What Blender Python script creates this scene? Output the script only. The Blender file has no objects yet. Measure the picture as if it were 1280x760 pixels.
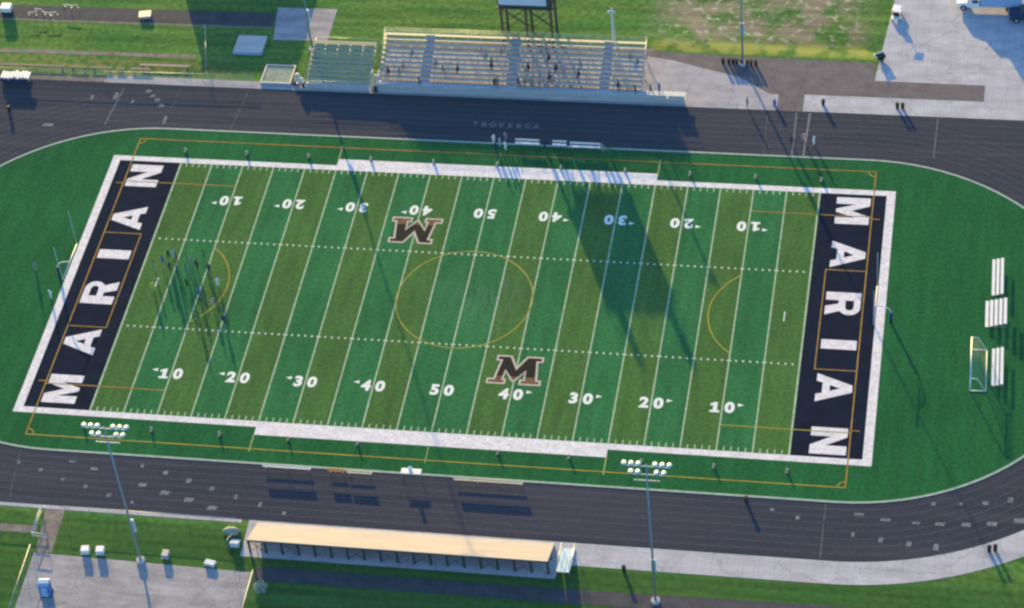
import bpy, bmesh, math, random
from mathutils import Vector, Matrix
random.seed(7)
scene = bpy.context.scene
C = scene.collection
R = math.radians

# ---------------------------------------------------------------- camera
cam_data = bpy.data.cameras.new('camera')
cam = bpy.data.objects.new('camera', cam_data); C.objects.link(cam)
cam.location = (67.9216, -248.9677, 250.1254)
cam.rotation_mode = 'XYZ'
cam.rotation_euler = (0.7936, 0.0826, 0.1609)
cam_data.sensor_width = 36.0
cam_data.lens = 3341.68 / 1280 * 36
cam_data.clip_start = 1.0; cam_data.clip_end = 6000
scene.camera = cam

# ---------------------------------------------------------------- light
SUN_EL = 10.6; HAZE = .000045
sdx, sdy = -0.395, 0.919
w = bpy.data.worlds.new('World'); scene.world = w; w.use_nodes = True
nt = w.node_tree
sky = nt.nodes.new('ShaderNodeTexSky'); sky.sky_type = 'NISHITA'; sky.sun_disc = False; sky.ozone_density = 4.6
sky.sun_elevation = R(SUN_EL); sky.sun_rotation = math.atan2(sdx, sdy)
bg = nt.nodes['Background']; bg.inputs[1].default_value = 0.15
nt.links.new(sky.outputs[0], bg.inputs[0])
sd = bpy.data.lights.new('sun', 'SUN'); sd.energy = 5.0; sd.angle = R(0.5); sd.color = (1.0, 0.70, 0.22)
so = bpy.data.objects.new('sun', sd); C.objects.link(so)
ce = math.cos(R(SUN_EL))
so.rotation_euler = Vector((sdx*ce, sdy*ce, math.sin(R(SUN_EL)))).to_track_quat('Z', 'Y').to_euler()
so.location = (-60, 140, 60)
scene.view_settings.view_transform = 'Standard'; scene.view_settings.look = 'None'
scene.view_settings.exposure = 1.46; scene.view_settings.gamma = 1.0
scene.view_settings.use_curve_mapping = False
scene.render.engine = 'CYCLES'
scene.cycles.filter_width = 2.5

# ---------------------------------------------------------------- materials
def mat(name, col, var=0.12, scale=1.0, rough=0.85, spec=0.08, col2=None, stretch=(1, 1, 1), fine=0.0, fscale=20.0, metal=0.0, bump=0.0, det=4.0):
    m = bpy.data.materials.new(name); m.use_nodes = True
    n = m.node_tree.nodes; l = m.node_tree.links
    b = n['Principled BSDF']; b.inputs['Roughness'].default_value = rough
    b.inputs['Specular IOR Level'].default_value = spec; b.inputs['Metallic'].default_value = metal
    tc = n.new('ShaderNodeTexCoord'); mp = n.new('ShaderNodeMapping'); mp.inputs['Scale'].default_value = stretch
    l.new(tc.outputs['Object'], mp.inputs[0])
    no = n.new('ShaderNodeTexNoise'); no.inputs['Scale'].default_value = scale; no.inputs['Detail'].default_value = det
    l.new(mp.outputs[0], no.inputs['Vector'])
    cr = n.new('ShaderNodeValToRGB'); cr.color_ramp.elements[0].position = 0.3; cr.color_ramp.elements[1].position = 0.7
    c2 = col2 if col2 else [c*(1+var) for c in col]; c1 = col if col2 else [c*(1-var) for c in col]
    cr.color_ramp.elements[0].color = (*c1, 1); cr.color_ramp.elements[1].color = (*c2, 1)
    l.new(no.outputs[0], cr.inputs[0])
    out = cr.outputs[0]
    if fine:
        n2 = n.new('ShaderNodeTexNoise'); n2.inputs['Scale'].default_value = fscale; n2.inputs['Detail'].default_value = 2.0
        l.new(tc.outputs['Object'], n2.inputs['Vector'])
        mr = n.new('ShaderNodeMapRange'); mr.inputs[1].default_value = .3; mr.inputs[2].default_value = .7
        mr.inputs[3].default_value = 1-fine; mr.inputs[4].default_value = 1+fine
        l.new(n2.outputs[0], mr.inputs[0])
        mx = n.new('ShaderNodeVectorMath'); mx.operation = 'SCALE'
        l.new(out, mx.inputs[0]); l.new(mr.outputs[0], mx.inputs['Scale']); out = mx.outputs[0]
    l.new(out, b.inputs['Base Color'])
    if bump:
        bp = n.new('ShaderNodeBump'); bp.inputs['Strength'].default_value = bump; bp.inputs['Distance'].default_value = .05
        n3 = n.new('ShaderNodeTexNoise'); n3.inputs['Scale'].default_value = 6; n3.inputs['Detail'].default_value = 3
        l.new(tc.outputs['Object'], n3.inputs['Vector']); l.new(n3.outputs[0], bp.inputs['Height']); l.new(bp.outputs[0], b.inputs['Normal'])
    m['out'] = 0
    return m

def grass_mat():
    m = mat('meadow_grass', (.058, .165, .034), col2=(.125, .22, .042), scale=.16, fine=.3, fscale=1.3, bump=.25, det=7, rough=1, spec=.02, stretch=(.45, 1.3, 1))
    n = m.node_tree.nodes; l = m.node_tree.links; b = n['Principled BSDF']
    src = b.inputs['Base Color'].links[0].from_socket
    tc = [x for x in n if x.type == 'TEX_COORD'][0]
    sx = n.new('ShaderNodeSeparateXYZ'); l.new(tc.outputs['Object'], sx.inputs[0])
    def rng(sock, a, bb):
        r = n.new('ShaderNodeMapRange'); r.interpolation_type = 'SMOOTHSTEP'
        r.inputs[1].default_value = a; r.inputs[2].default_value = bb; l.new(sock, r.inputs[0]); return r.outputs[0]
    def mul(a, bb):
        k = n.new('ShaderNodeMath'); k.operation = 'MULTIPLY'; l.new(a, k.inputs[0]); l.new(bb, k.inputs[1]); return k.outputs[0]
    def mixc(fac, a, col):
        k = n.new('ShaderNodeMix'); k.data_type = 'RGBA'; l.new(fac, k.inputs[0]); l.new(a, k.inputs[6]); k.inputs[7].default_value = (*col, 1); return k.outputs[2]
    # worn, bare soil field beyond the path on the right
    nz = n.new('ShaderNodeTexNoise'); nz.inputs['Scale'].default_value = .23; nz.inputs['Detail'].default_value = 8
    l.new(tc.outputs['Object'], nz.inputs['Vector'])
    area = mul(mul(rng(sx.outputs[0], 15, 24), rng(sx.outputs[0], 52, 46)), rng(sx.outputs[1], 54.6, 57.5))
    f = mul(area, rng(nz.outputs[0], .38, .6))
    c = mixc(f, src, (.27, .23, .15))
    nz2 = n.new('ShaderNodeTexNoise'); nz2.inputs['Scale'].default_value = .9; nz2.inputs['Detail'].default_value = 6
    l.new(tc.outputs['Object'], nz2.inputs['Vector'])
    c = mixc(mul(area, rng(nz2.outputs[0], .52, .7)), c, (.46, .41, .31))
    # straw coloured band next to the path
    nz3 = n.new('ShaderNodeTexNoise'); nz3.inputs['Scale'].default_value = .35
    l.new(tc.outputs['Object'], nz3.inputs['Vector'])
    st = mul(mul(rng(sx.outputs[0], 17, 21), rng(sx.outputs[0], 53, 50)), mul(rng(sx.outputs[1], 53.2, 54.2), rng(sx.outputs[1], 57.5, 55)))
    c = mixc(mul(st, rng(nz3.outputs[0], .3, .6)), c, (.36, .37, .08))
    # darker grass colour south of the track
    so_ = rng(sx.outputs[1], -40, -45)
    k = n.new('ShaderNodeMath'); k.operation = 'MULTIPLY'; l.new(so_, k.inputs[0]); k.inputs[1].default_value = .6
    c = mixc(k.outputs[0], c, (.03, .085, .016))
    # straw band in front of the stands on the left, beside the fence
    le = mul(mul(rng(sx.outputs[0], -40, -48), rng(sx.outputs[1], 50, 45)), rng(sx.outputs[1], 41, 43))
    c = mixc(mul(le, rng(nz2.outputs[0], .4, .62)), c, (.22, .22, .07))
    # mown bands in the upper left lawn
    ng = n.new('ShaderNodeTexNoise'); ng.inputs['Scale'].default_value = 1.0; ng.inputs['Detail'].default_value = 4
    mg = n.new('ShaderNodeMapping'); mg.inputs['Scale'].default_value = (.03, .75, 1); l.new(tc.outputs['Object'], mg.inputs[0]); l.new(mg.outputs[0], ng.inputs['Vector'])
    rg = n.new('ShaderNodeMapRange'); rg.inputs[1].default_value = .35; rg.inputs[2].default_value = .65; rg.inputs[3].default_value = .76; rg.inputs[4].default_value = 1.18; l.new(ng.outputs[0], rg.inputs[0])
    sc_ = n.new('ShaderNodeVectorMath'); sc_.operation = 'SCALE'; l.new(c, sc_.inputs[0]); l.new(rg.outputs[0], sc_.inputs['Scale'])
    l.new(sc_.outputs[0], b.inputs['Base Color'])
    return m

def turf_mat(name, col, wear=.0):
    m = mat(name, [c*.86 for c in col], col2=[c*1.16 for c in col], scale=.35, stretch=(2.2, .35, 1), rough=1.0, spec=.02, fine=.22, fscale=2.2, det=5)
    n = m.node_tree.nodes; l = m.node_tree.links; b = n['Principled BSDF']
    src = b.inputs['Base Color'].links[0].from_socket
    tc = [x for x in n if x.type == 'TEX_COORD'][0]
    # fibres matted pale by play around midfield
    v = n.new('ShaderNodeVectorMath'); v.operation = 'LENGTH'
    mp = n.new('ShaderNodeMapping'); mp.inputs['Scale'].default_value = (1/9.0, 1/8.0, 0); mp.inputs['Location'].default_value = (-.25, -.05, 0)
    l.new(tc.outputs['Object'], mp.inputs[0]); l.new(mp.outputs[0], v.inputs[0])
    r = n.new('ShaderNodeMapRange'); r.inputs[1].default_value = 1; r.inputs[2].default_value = 0; r.inputs[4].default_value = .75
    l.new(v.outputs['Value'], r.inputs[0])
    nz = n.new('ShaderNodeTexNoise'); nz.inputs['Scale'].default_value = 1.2; nz.inputs['Detail'].default_value = 6
    mp2 = n.new('ShaderNodeMapping'); mp2.inputs['Scale'].default_value = (1.6, .25, 1); mp2.inputs['Rotation'].default_value = (0, 0, .05)
    l.new(tc.outputs['Object'], mp2.inputs[0]); l.new(mp2.outputs[0], nz.inputs['Vector'])
    r2 = n.new('ShaderNodeMapRange'); r2.inputs[1].default_value = .42; r2.inputs[2].default_value = .68; l.new(nz.outputs[0], r2.inputs[0])
    k = n.new('ShaderNodeMath'); k.operation = 'MULTIPLY'; l.new(r.outputs[0], k.inputs[0]); l.new(r2.outputs[0], k.inputs[1])
    mx = n.new('ShaderNodeMix'); mx.data_type = 'RGBA'; l.new(k.outputs[0], mx.inputs[0]); l.new(src, mx.inputs[6]); mx.inputs[7].default_value = (.1, .2, .13, 1)
    nb = n.new('ShaderNodeTexNoise'); nb.inputs['Scale'].default_value = .06; nb.inputs['Detail'].default_value = 5
    l.new(tc.outputs['Object'], nb.inputs['Vector'])
    rb = n.new('ShaderNodeMapRange'); rb.inputs[1].default_value = .35; rb.inputs[2].default_value = .65; rb.inputs[3].default_value = .9; rb.inputs[4].default_value = 1.1
    l.new(nb.outputs[0], rb.inputs[0])
    sx = n.new('ShaderNodeSeparateXYZ'); l.new(tc.outputs['Object'], sx.inputs[0])
    sm = n.new('ShaderNodeMath'); sm.operation = 'PINGPONG'; sm.inputs[1].default_value = 2.286; l.new(sx.outputs[0], sm.inputs[0])
    sr = n.new('ShaderNodeMapRange'); sr.inputs[1].default_value = .0; sr.inputs[2].default_value = .12; sr.inputs[3].default_value = .86; l.new(sm.outputs[0], sr.inputs[0])
    mm = n.new('ShaderNodeMath'); mm.operation = 'MULTIPLY'; l.new(rb.outputs[0], mm.inputs[0]); l.new(sr.outputs[0], mm.inputs[1])
    sc_ = n.new('ShaderNodeVectorMath'); sc_.operation = 'SCALE'; l.new(mx.outputs[2], sc_.inputs[0]); l.new(mm.outputs[0], sc_.inputs['Scale'])
    l.new(sc_.outputs[0], b.inputs['Base Color'])
    return m

M = {}
M['grass'] = grass_mat()
M['turf'] = turf_mat('infield_turf', (.016, .110, .032))
M['turf_green'] = turf_mat('green_turf', (.032, .150, .048))
M['turf_olive'] = turf_mat('olive_turf', (.064, .146, .034))
M['navy'] = mat('navy_turf', (.007, .009, .026), var=.3, scale=.5, fine=.2, fscale=3, rough=1, spec=.02)
M['white_turf'] = mat('white_turf', (.72, .69, .69), var=.11, scale=.9, fine=.14, fscale=2.2, rough=.9, spec=.1)
M['line'] = mat('white_line', (.36, .47, .31), var=.2, scale=1.5, fine=.12, fscale=6, rough=.9, spec=.1)
M['hash'] = mat('hash_white', (.52, .58, .46), var=.15, scale=2, rough=.9)
M['number'] = mat('white_number', (.78, .80, .74), var=.05, scale=2, rough=.9, spec=.1)
M['yellow'] = mat('yellow_line', (.36, .31, .04), var=.2, scale=.8, rough=.9, spec=.1)
M['orange'] = mat('orange_line', (.36, .21, .04), var=.25, scale=.8, rough=.9, spec=.1)
M['pale_green'] = mat('pale_green_line', (.26, .36, .12), var=.15, scale=1, rough=.9, spec=.1)
M['logo_black'] = mat('black_logo', (.006, .005, .008), var=.2, scale=2, rough=.9, spec=.1)
M['logo_brown'] = mat('brown_logo', (.16, .085, .045), var=.35, scale=1.5, rough=.9, spec=.1)
M['logo_white'] = mat('pale_logo', (.54, .47, .40), var=.12, scale=2, rough=.9, spec=.1)
M['track'] = mat('track_asphalt', (.032, .038, .056), col2=(.056, .054, .072), scale=.22, fine=.16, fscale=2.5, rough=1, spec=.04, det=8, stretch=(.12, 2.6, 1))
M['track_line'] = mat('worn_lane_line', (.095, .098, .12), var=.45, scale=.9, rough=.9, spec=.1)
M['track_mark'] = mat('worn_track_mark', (.17, .18, .20), var=.5, scale=2.5, rough=.9)
M['track_text'] = mat('faded_track_lettering', (.20, .21, .20), var=.4, scale=2.5, rough=.9)
M['kerb'] = mat('pale_kerb', (.34, .42, .34), var=.15, scale=1.5, rough=.85)
M['asphalt'] = mat('brown_asphalt', (.150, .128, .135), var=.18, scale=.5, fine=.15, fscale=3, rough=.9, det=7)
M['dark_asphalt'] = mat('path_asphalt', (.07, .066, .078), var=.22, scale=.6, fine=.12, fscale=3, rough=.9)
M['soil'] = mat('gravel_strip', (.22, .19, .16), var=.3, scale=.6, fine=.2, fscale=3, rough=.95)
M['steel'] = mat('galvanised_steel', (.42, .45, .48), var=.1, scale=2, rough=.45, spec=.5, metal=.4)
M['pole'] = mat('pole_steel', (.26, .34, .37), var=.08, scale=2, rough=.5, spec=.4, metal=.2)
M['alu'] = mat('aluminium_plank', (.74, .60, .42), var=.1, scale=.8, rough=.55, spec=.4, stretch=(.2, 3, 3))
M['alu_cool'] = mat('grey_aluminium_plank', (.46, .45, .42), var=.15, scale=.8, rough=.6, spec=.4, stretch=(.3, 3, 3))
M['cream_pale'] = mat('bleached_plank', (.74, .68, .58), var=.08, scale=.8, rough=.7)
M['alu_home'] = mat('shaded_aluminium_plank', (.64, .56, .44), var=.18, scale=1.2, rough=.6, stretch=(.6, 3, 3))  # duller plank tone stands in for shade on the lower home rows
M['side_board'] = mat('tan_bench_board', (.46, .42, .28), var=.15, scale=.8, rough=.8, stretch=(.3, 3, 3))
M['board'] = mat('weathered_bench_board', (.23, .20, .16), var=.2, scale=.8, rough=.8, stretch=(.3, 3, 3))
M['dark_steel'] = mat('dark_brown_steel', (.045, .035, .035), var=.2, scale=1.5, rough=.5, spec=.4)
M['panel'] = mat('pale_facade_panel', (.62, .68, .72), var=.05, scale=.8, rough=.4, spec=.5)
M['white'] = mat('white_paint', (.8, .8, .8), var=.04, scale=2, rough=.45, spec=.4)
M['black'] = mat('black_plastic', (.018, .018, .022), var=.2, scale=3, rough=.55)
M['blue'] = mat('blue_plastic', (.06, .17, .42), var=.1, scale=2, rough=.5)
M['navy_vinyl'] = mat('navy_vinyl', (.02, .035, .10), var=.1, scale=2, rough=.5)
M['sky_blue'] = mat('pale_blue_paint', (.30, .45, .62), var=.08, scale=2, rough=.5)
M['orange_paint'] = mat('orange_paint', (.6, .25, .06), var=.08, scale=2, rough=.5)
M['cream'] = mat('cream_canvas', (.72, .64, .46), var=.1, scale=2, rough=.7)
M['glass'] = mat('dark_glass', (.03, .04, .05), var=.1, scale=2, rough=.1, spec=.6)
M['brick'] = mat('red_brown_brick', (.22, .11, .08), var=.2, scale=3, rough=.85)
M['roof'] = mat('grey_roof_sheet', (.2, .2, .21), var=.12, scale=1.2, rough=.6)
M['rubber'] = mat('black_rubber', (.02, .02, .02), var=.1, scale=3, rough=.8)
M['leaf'] = mat('pale_bush_leaf', (.2, .27, .14), var=.3, scale=3, rough=.8)
M['chrome'] = mat('lamp_reflector', (.78, .92, .95), var=.03, scale=3, rough=.25, spec=.6)

def concrete(name, col, step, stain=.88):
    m = mat(name, [c*.88 for c in col], col2=[c*1.1 for c in col], scale=.35, fine=.07, fscale=3, rough=1, spec=.04, det=8)
    n = m.node_tree.nodes; l = m.node_tree.links; b = n['Principled BSDF']
    src = b.inputs['Base Color'].links[0].from_socket
    tc = [x for x in n if x.type == 'TEX_COORD'][0]
    br = n.new('ShaderNodeTexBrick'); br.offset = 0.0; br.inputs['Scale'].default_value = 1.0
    br.inputs['Brick Width'].default_value = step; br.inputs['Row Height'].default_value = step
    br.inputs['Mortar Size'].default_value = .05; br.inputs['Mortar Smooth'].default_value = .3
    br.inputs['Color1'].default_value = (1, 1, 1, 1); br.inputs['Color2'].default_value = (.95, .94, .96, 1); br.inputs['Mortar'].default_value = (.84, .83, .83, 1)
    l.new(tc.outputs['Object'], br.inputs['Vector'])
    mx = n.new('ShaderNodeMix'); mx.data_type = 'RGBA'; mx.blend_type = 'MULTIPLY'; mx.inputs[0].default_value = 1
    l.new(src, mx.inputs[6]); l.new(br.outputs[0], mx.inputs[7]); vo = n.new('ShaderNodeTexVoronoi'); vo.feature = 'DISTANCE_TO_EDGE'; vo.inputs['Scale'].default_value = .16
    nd = n.new('ShaderNodeTexNoise'); nd.inputs['Scale'].default_value = .8; nd.inputs['Detail'].default_value = 5
    l.new(tc.outputs['Object'], nd.inputs['Vector'])
    av = n.new('ShaderNodeVectorMath'); av.operation = 'MULTIPLY_ADD'; av.inputs[1].default_value = (2.2, 2.2, 0)
    l.new(nd.outputs['Color'], av.inputs[0]); l.new(tc.outputs['Object'], av.inputs[2]); l.new(av.outputs[0], vo.inputs['Vector'])
    rc = n.new('ShaderNodeMapRange'); rc.inputs[1].default_value = .0; rc.inputs[2].default_value = .012; rc.inputs[3].default_value = .72; l.new(vo.outputs['Distance'], rc.inputs[0])
    ns = n.new('ShaderNodeTexNoise'); ns.inputs['Scale'].default_value = .3; ns.inputs['Detail'].default_value = 9; ns.inputs['Roughness'].default_value = .65
    mq = n.new('ShaderNodeMapping'); mq.inputs['Location'].default_value = (31, 7, 0); mq.inputs['Scale'].default_value = (.6, 1.8, 1); l.new(tc.outputs['Object'], mq.inputs[0]); l.new(mq.outputs[0], ns.inputs['Vector'])
    rs = n.new('ShaderNodeMapRange'); rs.inputs[1].default_value = .38; rs.inputs[2].default_value = .62; rs.inputs[3].default_value = stain; rs.inputs[4].default_value = 1.06; l.new(ns.outputs[0], rs.inputs[0])
    mm = n.new('ShaderNodeMath'); mm.operation = 'MULTIPLY'; l.new(rc.outputs[0], mm.inputs[0]); l.new(rs.outputs[0], mm.inputs[1])
    sc_ = n.new('ShaderNodeVectorMath'); sc_.operation = 'SCALE'; l.new(mx.outputs[2], sc_.inputs[0]); l.new(mm.outputs[0], sc_.inputs['Scale'])
    l.new(sc_.outputs[0], b.inputs['Base Color'])
    return m
M['concrete'] = concrete('concrete_slab', (.49, .48, .50), 1.9)
M['concrete_wide'] = concrete('concrete_apron', (.42, .40, .41), 4.2)
M['slab'] = concrete('patchy_concrete_pad', (.40, .38, .38), 3.6, .74)

def mesh_fence_mat():
    m = bpy.data.materials.new('chain_link'); m.use_nodes = True
    n = m.node_tree.nodes; l = m.node_tree.links; b = n['Principled BSDF']
    b.inputs['Base Color'].default_value = (.35, .38, .38, 1); b.inputs['Roughness'].default_value = .5
    tr = n.new('ShaderNodeBsdfTransparent'); mx = n.new('ShaderNodeMixShader')
    tc = n.new('ShaderNodeTexCoord'); mp = n.new('ShaderNodeMapping'); mp.inputs['Rotation'].default_value = (0, R(45), 0); mp.inputs['Scale'].default_value = (18, 18, 18)
    ck = n.new('ShaderNodeTexBrick'); ck.offset = 0; ck.inputs['Mortar Size'].default_value = .03
    v = n.new('ShaderNodeCombineXYZ'); s = n.new('ShaderNodeSeparateXYZ')
    l.new(tc.outputs['Object'], mp.inputs[0]); l.new(mp.outputs[0], s.inputs[0])
    l.new(s.outputs[0], v.inputs[0]); l.new(s.outputs[2], v.inputs[1]); l.new(v.outputs[0], ck.inputs['Vector'])
    ck.inputs['Color1'].default_value = ck.inputs['Color2'].default_value = (0, 0, 0, 1); ck.inputs['Mortar'].default_value = (1, 1, 1, 1)
    ck.inputs['Brick Width'].default_value = 1; ck.inputs['Row Height'].default_value = 1
    l.new(ck.outputs[0], mx.inputs[0]); l.new(tr.outputs[0], mx.inputs[1]); l.new(b.outputs[0], mx.inputs[2])
    l.new(mx.outputs[0], n['Material Output'].inputs[0])
    return m
M['chain'] = mesh_fence_mat()

# ---------------------------------------------------------------- mesh helpers
class MB:
    def __init__(s): s.bm = bmesh.new()
    def box(s, x0, x1, y0, y1, z0, z1, bev=0, mi=0):
        vs = [s.bm.verts.new(p) for p in ((x0,y0,z0),(x1,y0,z0),(x1,y1,z0),(x0,y1,z0),(x0,y0,z1),(x1,y0,z1),(x1,y1,z1),(x0,y1,z1))]
        fs = [s.bm.faces.new([vs[i] for i in f]) for f in ((3,2,1,0),(4,5,6,7),(0,1,5,4),(1,2,6,5),(2,3,7,6),(3,0,4,7))]
        for f in fs: f.material_index = mi
        if bev:
            es = {e for f in fs for e in f.edges}
            bmesh.ops.bevel(s.bm, geom=list(es), offset=bev, segments=2, affect='EDGES', profile=.5)
        return s
    def tube(s, a, b, r0, r1=None, n=8, mi=0):
        a = Vector(a); b = Vector(b); r1 = r0 if r1 is None else r1
        d = (b-a); L = d.length
        if L < 1e-6: return s
        q = d.to_track_quat('Z', 'Y').to_matrix()
        ra = [s.bm.verts.new(a+q@Vector((math.cos(t*2*math.pi/n)*r0, math.sin(t*2*math.pi/n)*r0, 0))) for t in range(n)]
        rb = [s.bm.verts.new(b+q@Vector((math.cos(t*2*math.pi/n)*r1, math.sin(t*2*math.pi/n)*r1, 0))) for t in range(n)]
        for i in range(n):
            j = (i+1) % n; f = s.bm.faces.new((ra[i], ra[j], rb[j], rb[i])); f.material_index = mi; f.smooth = True
        s.bm.faces.new(ra[::-1]).material_index = mi; s.bm.faces.new(rb).material_index = mi
        return s
    def path(s, pts, r, n=8):
        for a, b in zip(pts, pts[1:]): s.tube(a, b, r, n=n)
        return s
    def poly(s, pts, z=0.0, mi=0):
        f = s.bm.faces.new([s.bm.verts.new((p[0], p[1], z)) for p in pts]); f.material_index = mi
        f.normal_update()
        if f.normal.z < 0: f.normal_flip()
        return s
    def prism(s, prof, x0, x1, mi=0):
        """profile in (y,z), extruded along x"""
        a = [s.bm.verts.new((x0, p[0], p[1])) for p in prof]; b = [s.bm.verts.new((x1, p[0], p[1])) for p in prof]
        fs = [s.bm.faces.new(a), s.bm.faces.new(b[::-1])]
        for i in range(len(prof)):
            j = (i+1) % len(prof); fs.append(s.bm.faces.new((a[j], a[i], b[i], b[j])))
        for f in fs: f.material_index = mi
        bmesh.ops.recalc_face_normals(s.bm, faces=fs)
        return s
    def prismy(s, prof, y0, y1, mi=0):
        """profile in (x,z), extruded along y"""
        a = [s.bm.verts.new((p[0], y0, p[1])) for p in prof]; b = [s.bm.verts.new((p[0], y1, p[1])) for p in prof]
        fs = [s.bm.faces.new(a), s.bm.faces.new(b[::-1])]
        for i in range(len(prof)):
            j = (i+1) % len(prof); fs.append(s.bm.faces.new((a[j], a[i], b[i], b[j])))
        for f in fs: f.material_index = mi
        bmesh.ops.recalc_face_normals(s.bm, faces=fs)
        return s
    def ball(s, c, r, sc=(1, 1, 1), seg=10, jit=0):
        ret = bmesh.ops.create_uvsphere(s.bm, u_segments=seg, v_segments=max(5, seg*2//3), radius=r)
        for v in ret['verts']:
            k = 1+random.uniform(-jit, jit)
            v.co = Vector((v.co.x*sc[0]*k, v.co.y*sc[1]*k, v.co.z*sc[2]*k))+Vector(c)
            for f in v.link_faces: f.smooth = True
        return s
    def build(s, name, mats, parent=None, loc=None):
        me = bpy.data.meshes.new(name); s.bm.to_mesh(me); s.bm.free()
        for m_ in (mats if isinstance(mats, (list, tuple)) else [mats]): me.materials.append(M[m_] if isinstance(m_, str) else m_)
        o = bpy.data.objects.new(name, me); C.objects.link(o)
        if parent: o.parent = parent
        if loc: o.location = loc
        return o

def tag(o, label=None, cat=None, group=None, kind=None):
    if label: o['label'] = label
    if cat: o['category'] = cat
    if group: o['group'] = group
    if kind: o['kind'] = kind
    return o
def thing(name, label, cat, loc=(0, 0, 0), rz=0, group=None):
    o = bpy.data.objects.new(name, None); C.objects.link(o); o.location = loc; o.rotation_euler = (0, 0, rz)
    o.empty_display_size = .3
    return tag(o, label, cat, group)
def dup(root, loc, rz=0, label=None, group=None):
    r = root.copy(); C.objects.link(r); r.location = loc; r.rotation_euler = (0, 0, rz)
    if label: r['label'] = label
    if group: r['group'] = group
    for ch in list(root.children):
        c = ch.copy(); C.objects.link(c); c.parent = r
        for g in list(ch.children):
            d = g.copy(); C.objects.link(d); d.parent = c
    return r

# ================================================================ THE SETTING
def struct(o): o['kind'] = 'structure'; return o
b = MB(); b.poly([(-1500, -1500), (1500, -1500), (1500, 1500), (-1500, 1500)], 0); struct(b.build('ground', 'grass'))

CL, CR_, RI, RO = -49.5, 52.0, 31.6, 41.0
def arc(cx, r, a0, a1, n=48): return [(cx+r*math.cos(R(a0+(a1-a0)*i/n)), r*math.sin(R(a0+(a1-a0)*i/n))) for i in range(n+1)]
def oval(r): return arc(CR_, r, -90, 90)+arc(CL, r, 90, 270)
# running track: oval plus the straight home-side runway and its corner aprons
tp = [(-130, 41.35), (-130, 10), (CL-35, 0)] + [p for p in arc(CL, RO, 180, 270)] + arc(CR_, RO, -90, 0) + [(130, 10), (130, 41.35)]
b = MB(); b.poly(tp, .006); track = struct(b.build('running_track', 'track'))
b = MB(); b.poly(oval(RI-.15), .012); turf = struct(b.build('turf', 'turf'))
def band(r0, r1, z, name, m, parent=None, z0=None):
    b = MB(); A = oval(r0); B = oval(r1); n = len(A)
    va = [b.bm.verts.new((x, y, z)) for x, y in A]; vb = [b.bm.verts.new((x, y, z)) for x, y in B]
    for i in range(n): j = (i+1) % n; b.bm.faces.new((va[i], vb[i], vb[j], va[j]))
    if z0 is not None:
        for V_, flip in ((va, 1), (vb, 0)):
            lo = [b.bm.verts.new((v.co.x, v.co.y, z0)) for v in V_]
            for i in range(n):
                j = (i+1) % n; b.bm.faces.new((V_[i], V_[j], lo[j], lo[i]) if flip else (V_[j], V_[i], lo[i], lo[j]))
    return b.build(name, m, parent)
struct(band(RI-.15, RI+.17, .05, 'kerb', 'kerb', z0=0))
b = MB()
for k in range(1, 8):
    rr = RI+k*1.18; A = oval(rr-.03); B = oval(rr+.03); n = len(A)
    va = [b.bm.verts.new((x, y, .011)) for x, y in A]; vb = [b.bm.verts.new((x, y, .011)) for x, y in B]
    for i in range(n): j = (i+1) % n; b.bm.faces.new((va[i], vb[i], vb[j], va[j]))
for k in range(1, 8):     # straight lanes run on beyond the bends on the home side
    y = RI+k*1.18
    for x0, x1 in ((-130, CL-3-k*1.5), (CR_+3+k*1.5, 130)): b.poly([(x0, y-.03), (x1, y-.03), (x1, y+.03), (x0, y+.03)], .0105)
b.build('lane_line', 'track_line', track)

# paved areas
def pave(name, pts, m, z, kind=True):
    b = MB(); b.poly(pts, z); o = b.build(name, m); return struct(o)
pave('concrete_apron', [(18.6, 41.35), (38.2, 41.35), (38.2, 44.9), (36.7, 45.0), (32.3, 48.3), (22, 51.6), (18.2, 52.3)], 'concrete_wide', .020)
pave('asphalt_path', [(18.0, 53.4), (51.5, 52.7), (51.5, 48.7), (67.2, 48.6), (67.1, 45.2), (41.8, 45.2), (41.8, 41.35), (38.2, 41.35), (34, 44), (28, 47), (18, 50)], 'asphalt', .014)
pave('concrete_driveway', [(51.6, 48.75), (67.3, 48.65), (67.2, 45.1), (41.9, 45.1), (41.9, 41.4), (130, 41.4), (130, 140), (56, 140), (53.4, 67.5)], 'concrete', .018)
b = MB(); b.poly([(-62, 41.37), (18.5, 41.37), (18.5, 51.5), (-20.5, 51.5), (-20.5, 43.0), (-62, 43.0)], .016); struct(b.build('stand_footing', 'concrete_wide'))
w_out = arc(CR_, 44.6, -90, 0); w_in = arc(CR_, 41.05, -90, 0)
pave('sidewalk', [(-20.2, -41.02), (-20.0, -46.9), (19.4, -46.9), (19.6, -44.6)] + w_out + w_in[::-1], 'concrete', .018)
pave('visitor_path', [(-17.5, -48.35), (20, -48.35), (60, -47.8), (90, -46), (90, -48.5), (60, -50.4), (-17.5, -50.5)], 'dark_asphalt', .016)
pave('concrete_pad', [(-46.2, -48.7), (-17.9, -49.3), (-17.6, -66), (-45.8, -66)], 'slab', .022)
pave('gate_path', [(-46.8, -40.9), (-44.2, -40.9), (-43.9, -48.6), (-46.0, -48.6)], 'soil', .012)
pave('gravel_verge', [(-110, -44.0), (-46.9, -44.4), (-46.9, -45.6), (-110, -46.2)], 'soil', .010)
pave('runway', [(-120, 58.7), (-39.5, 59.0), (-39.4, 55.9), (-120, 55.4)], 'dark_asphalt', .012)
pave('concrete_square', [(-39.6, 60.5), (-30.3, 60.6), (-30.2, 53.0), (-38.6, 52.7)], 'slab', .018)
pave('runway_edging', [(-120, 55.35), (-39.4, 55.7), (-39.4, 55.3), (-120, 54.9)], 'soil', .014)
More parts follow.
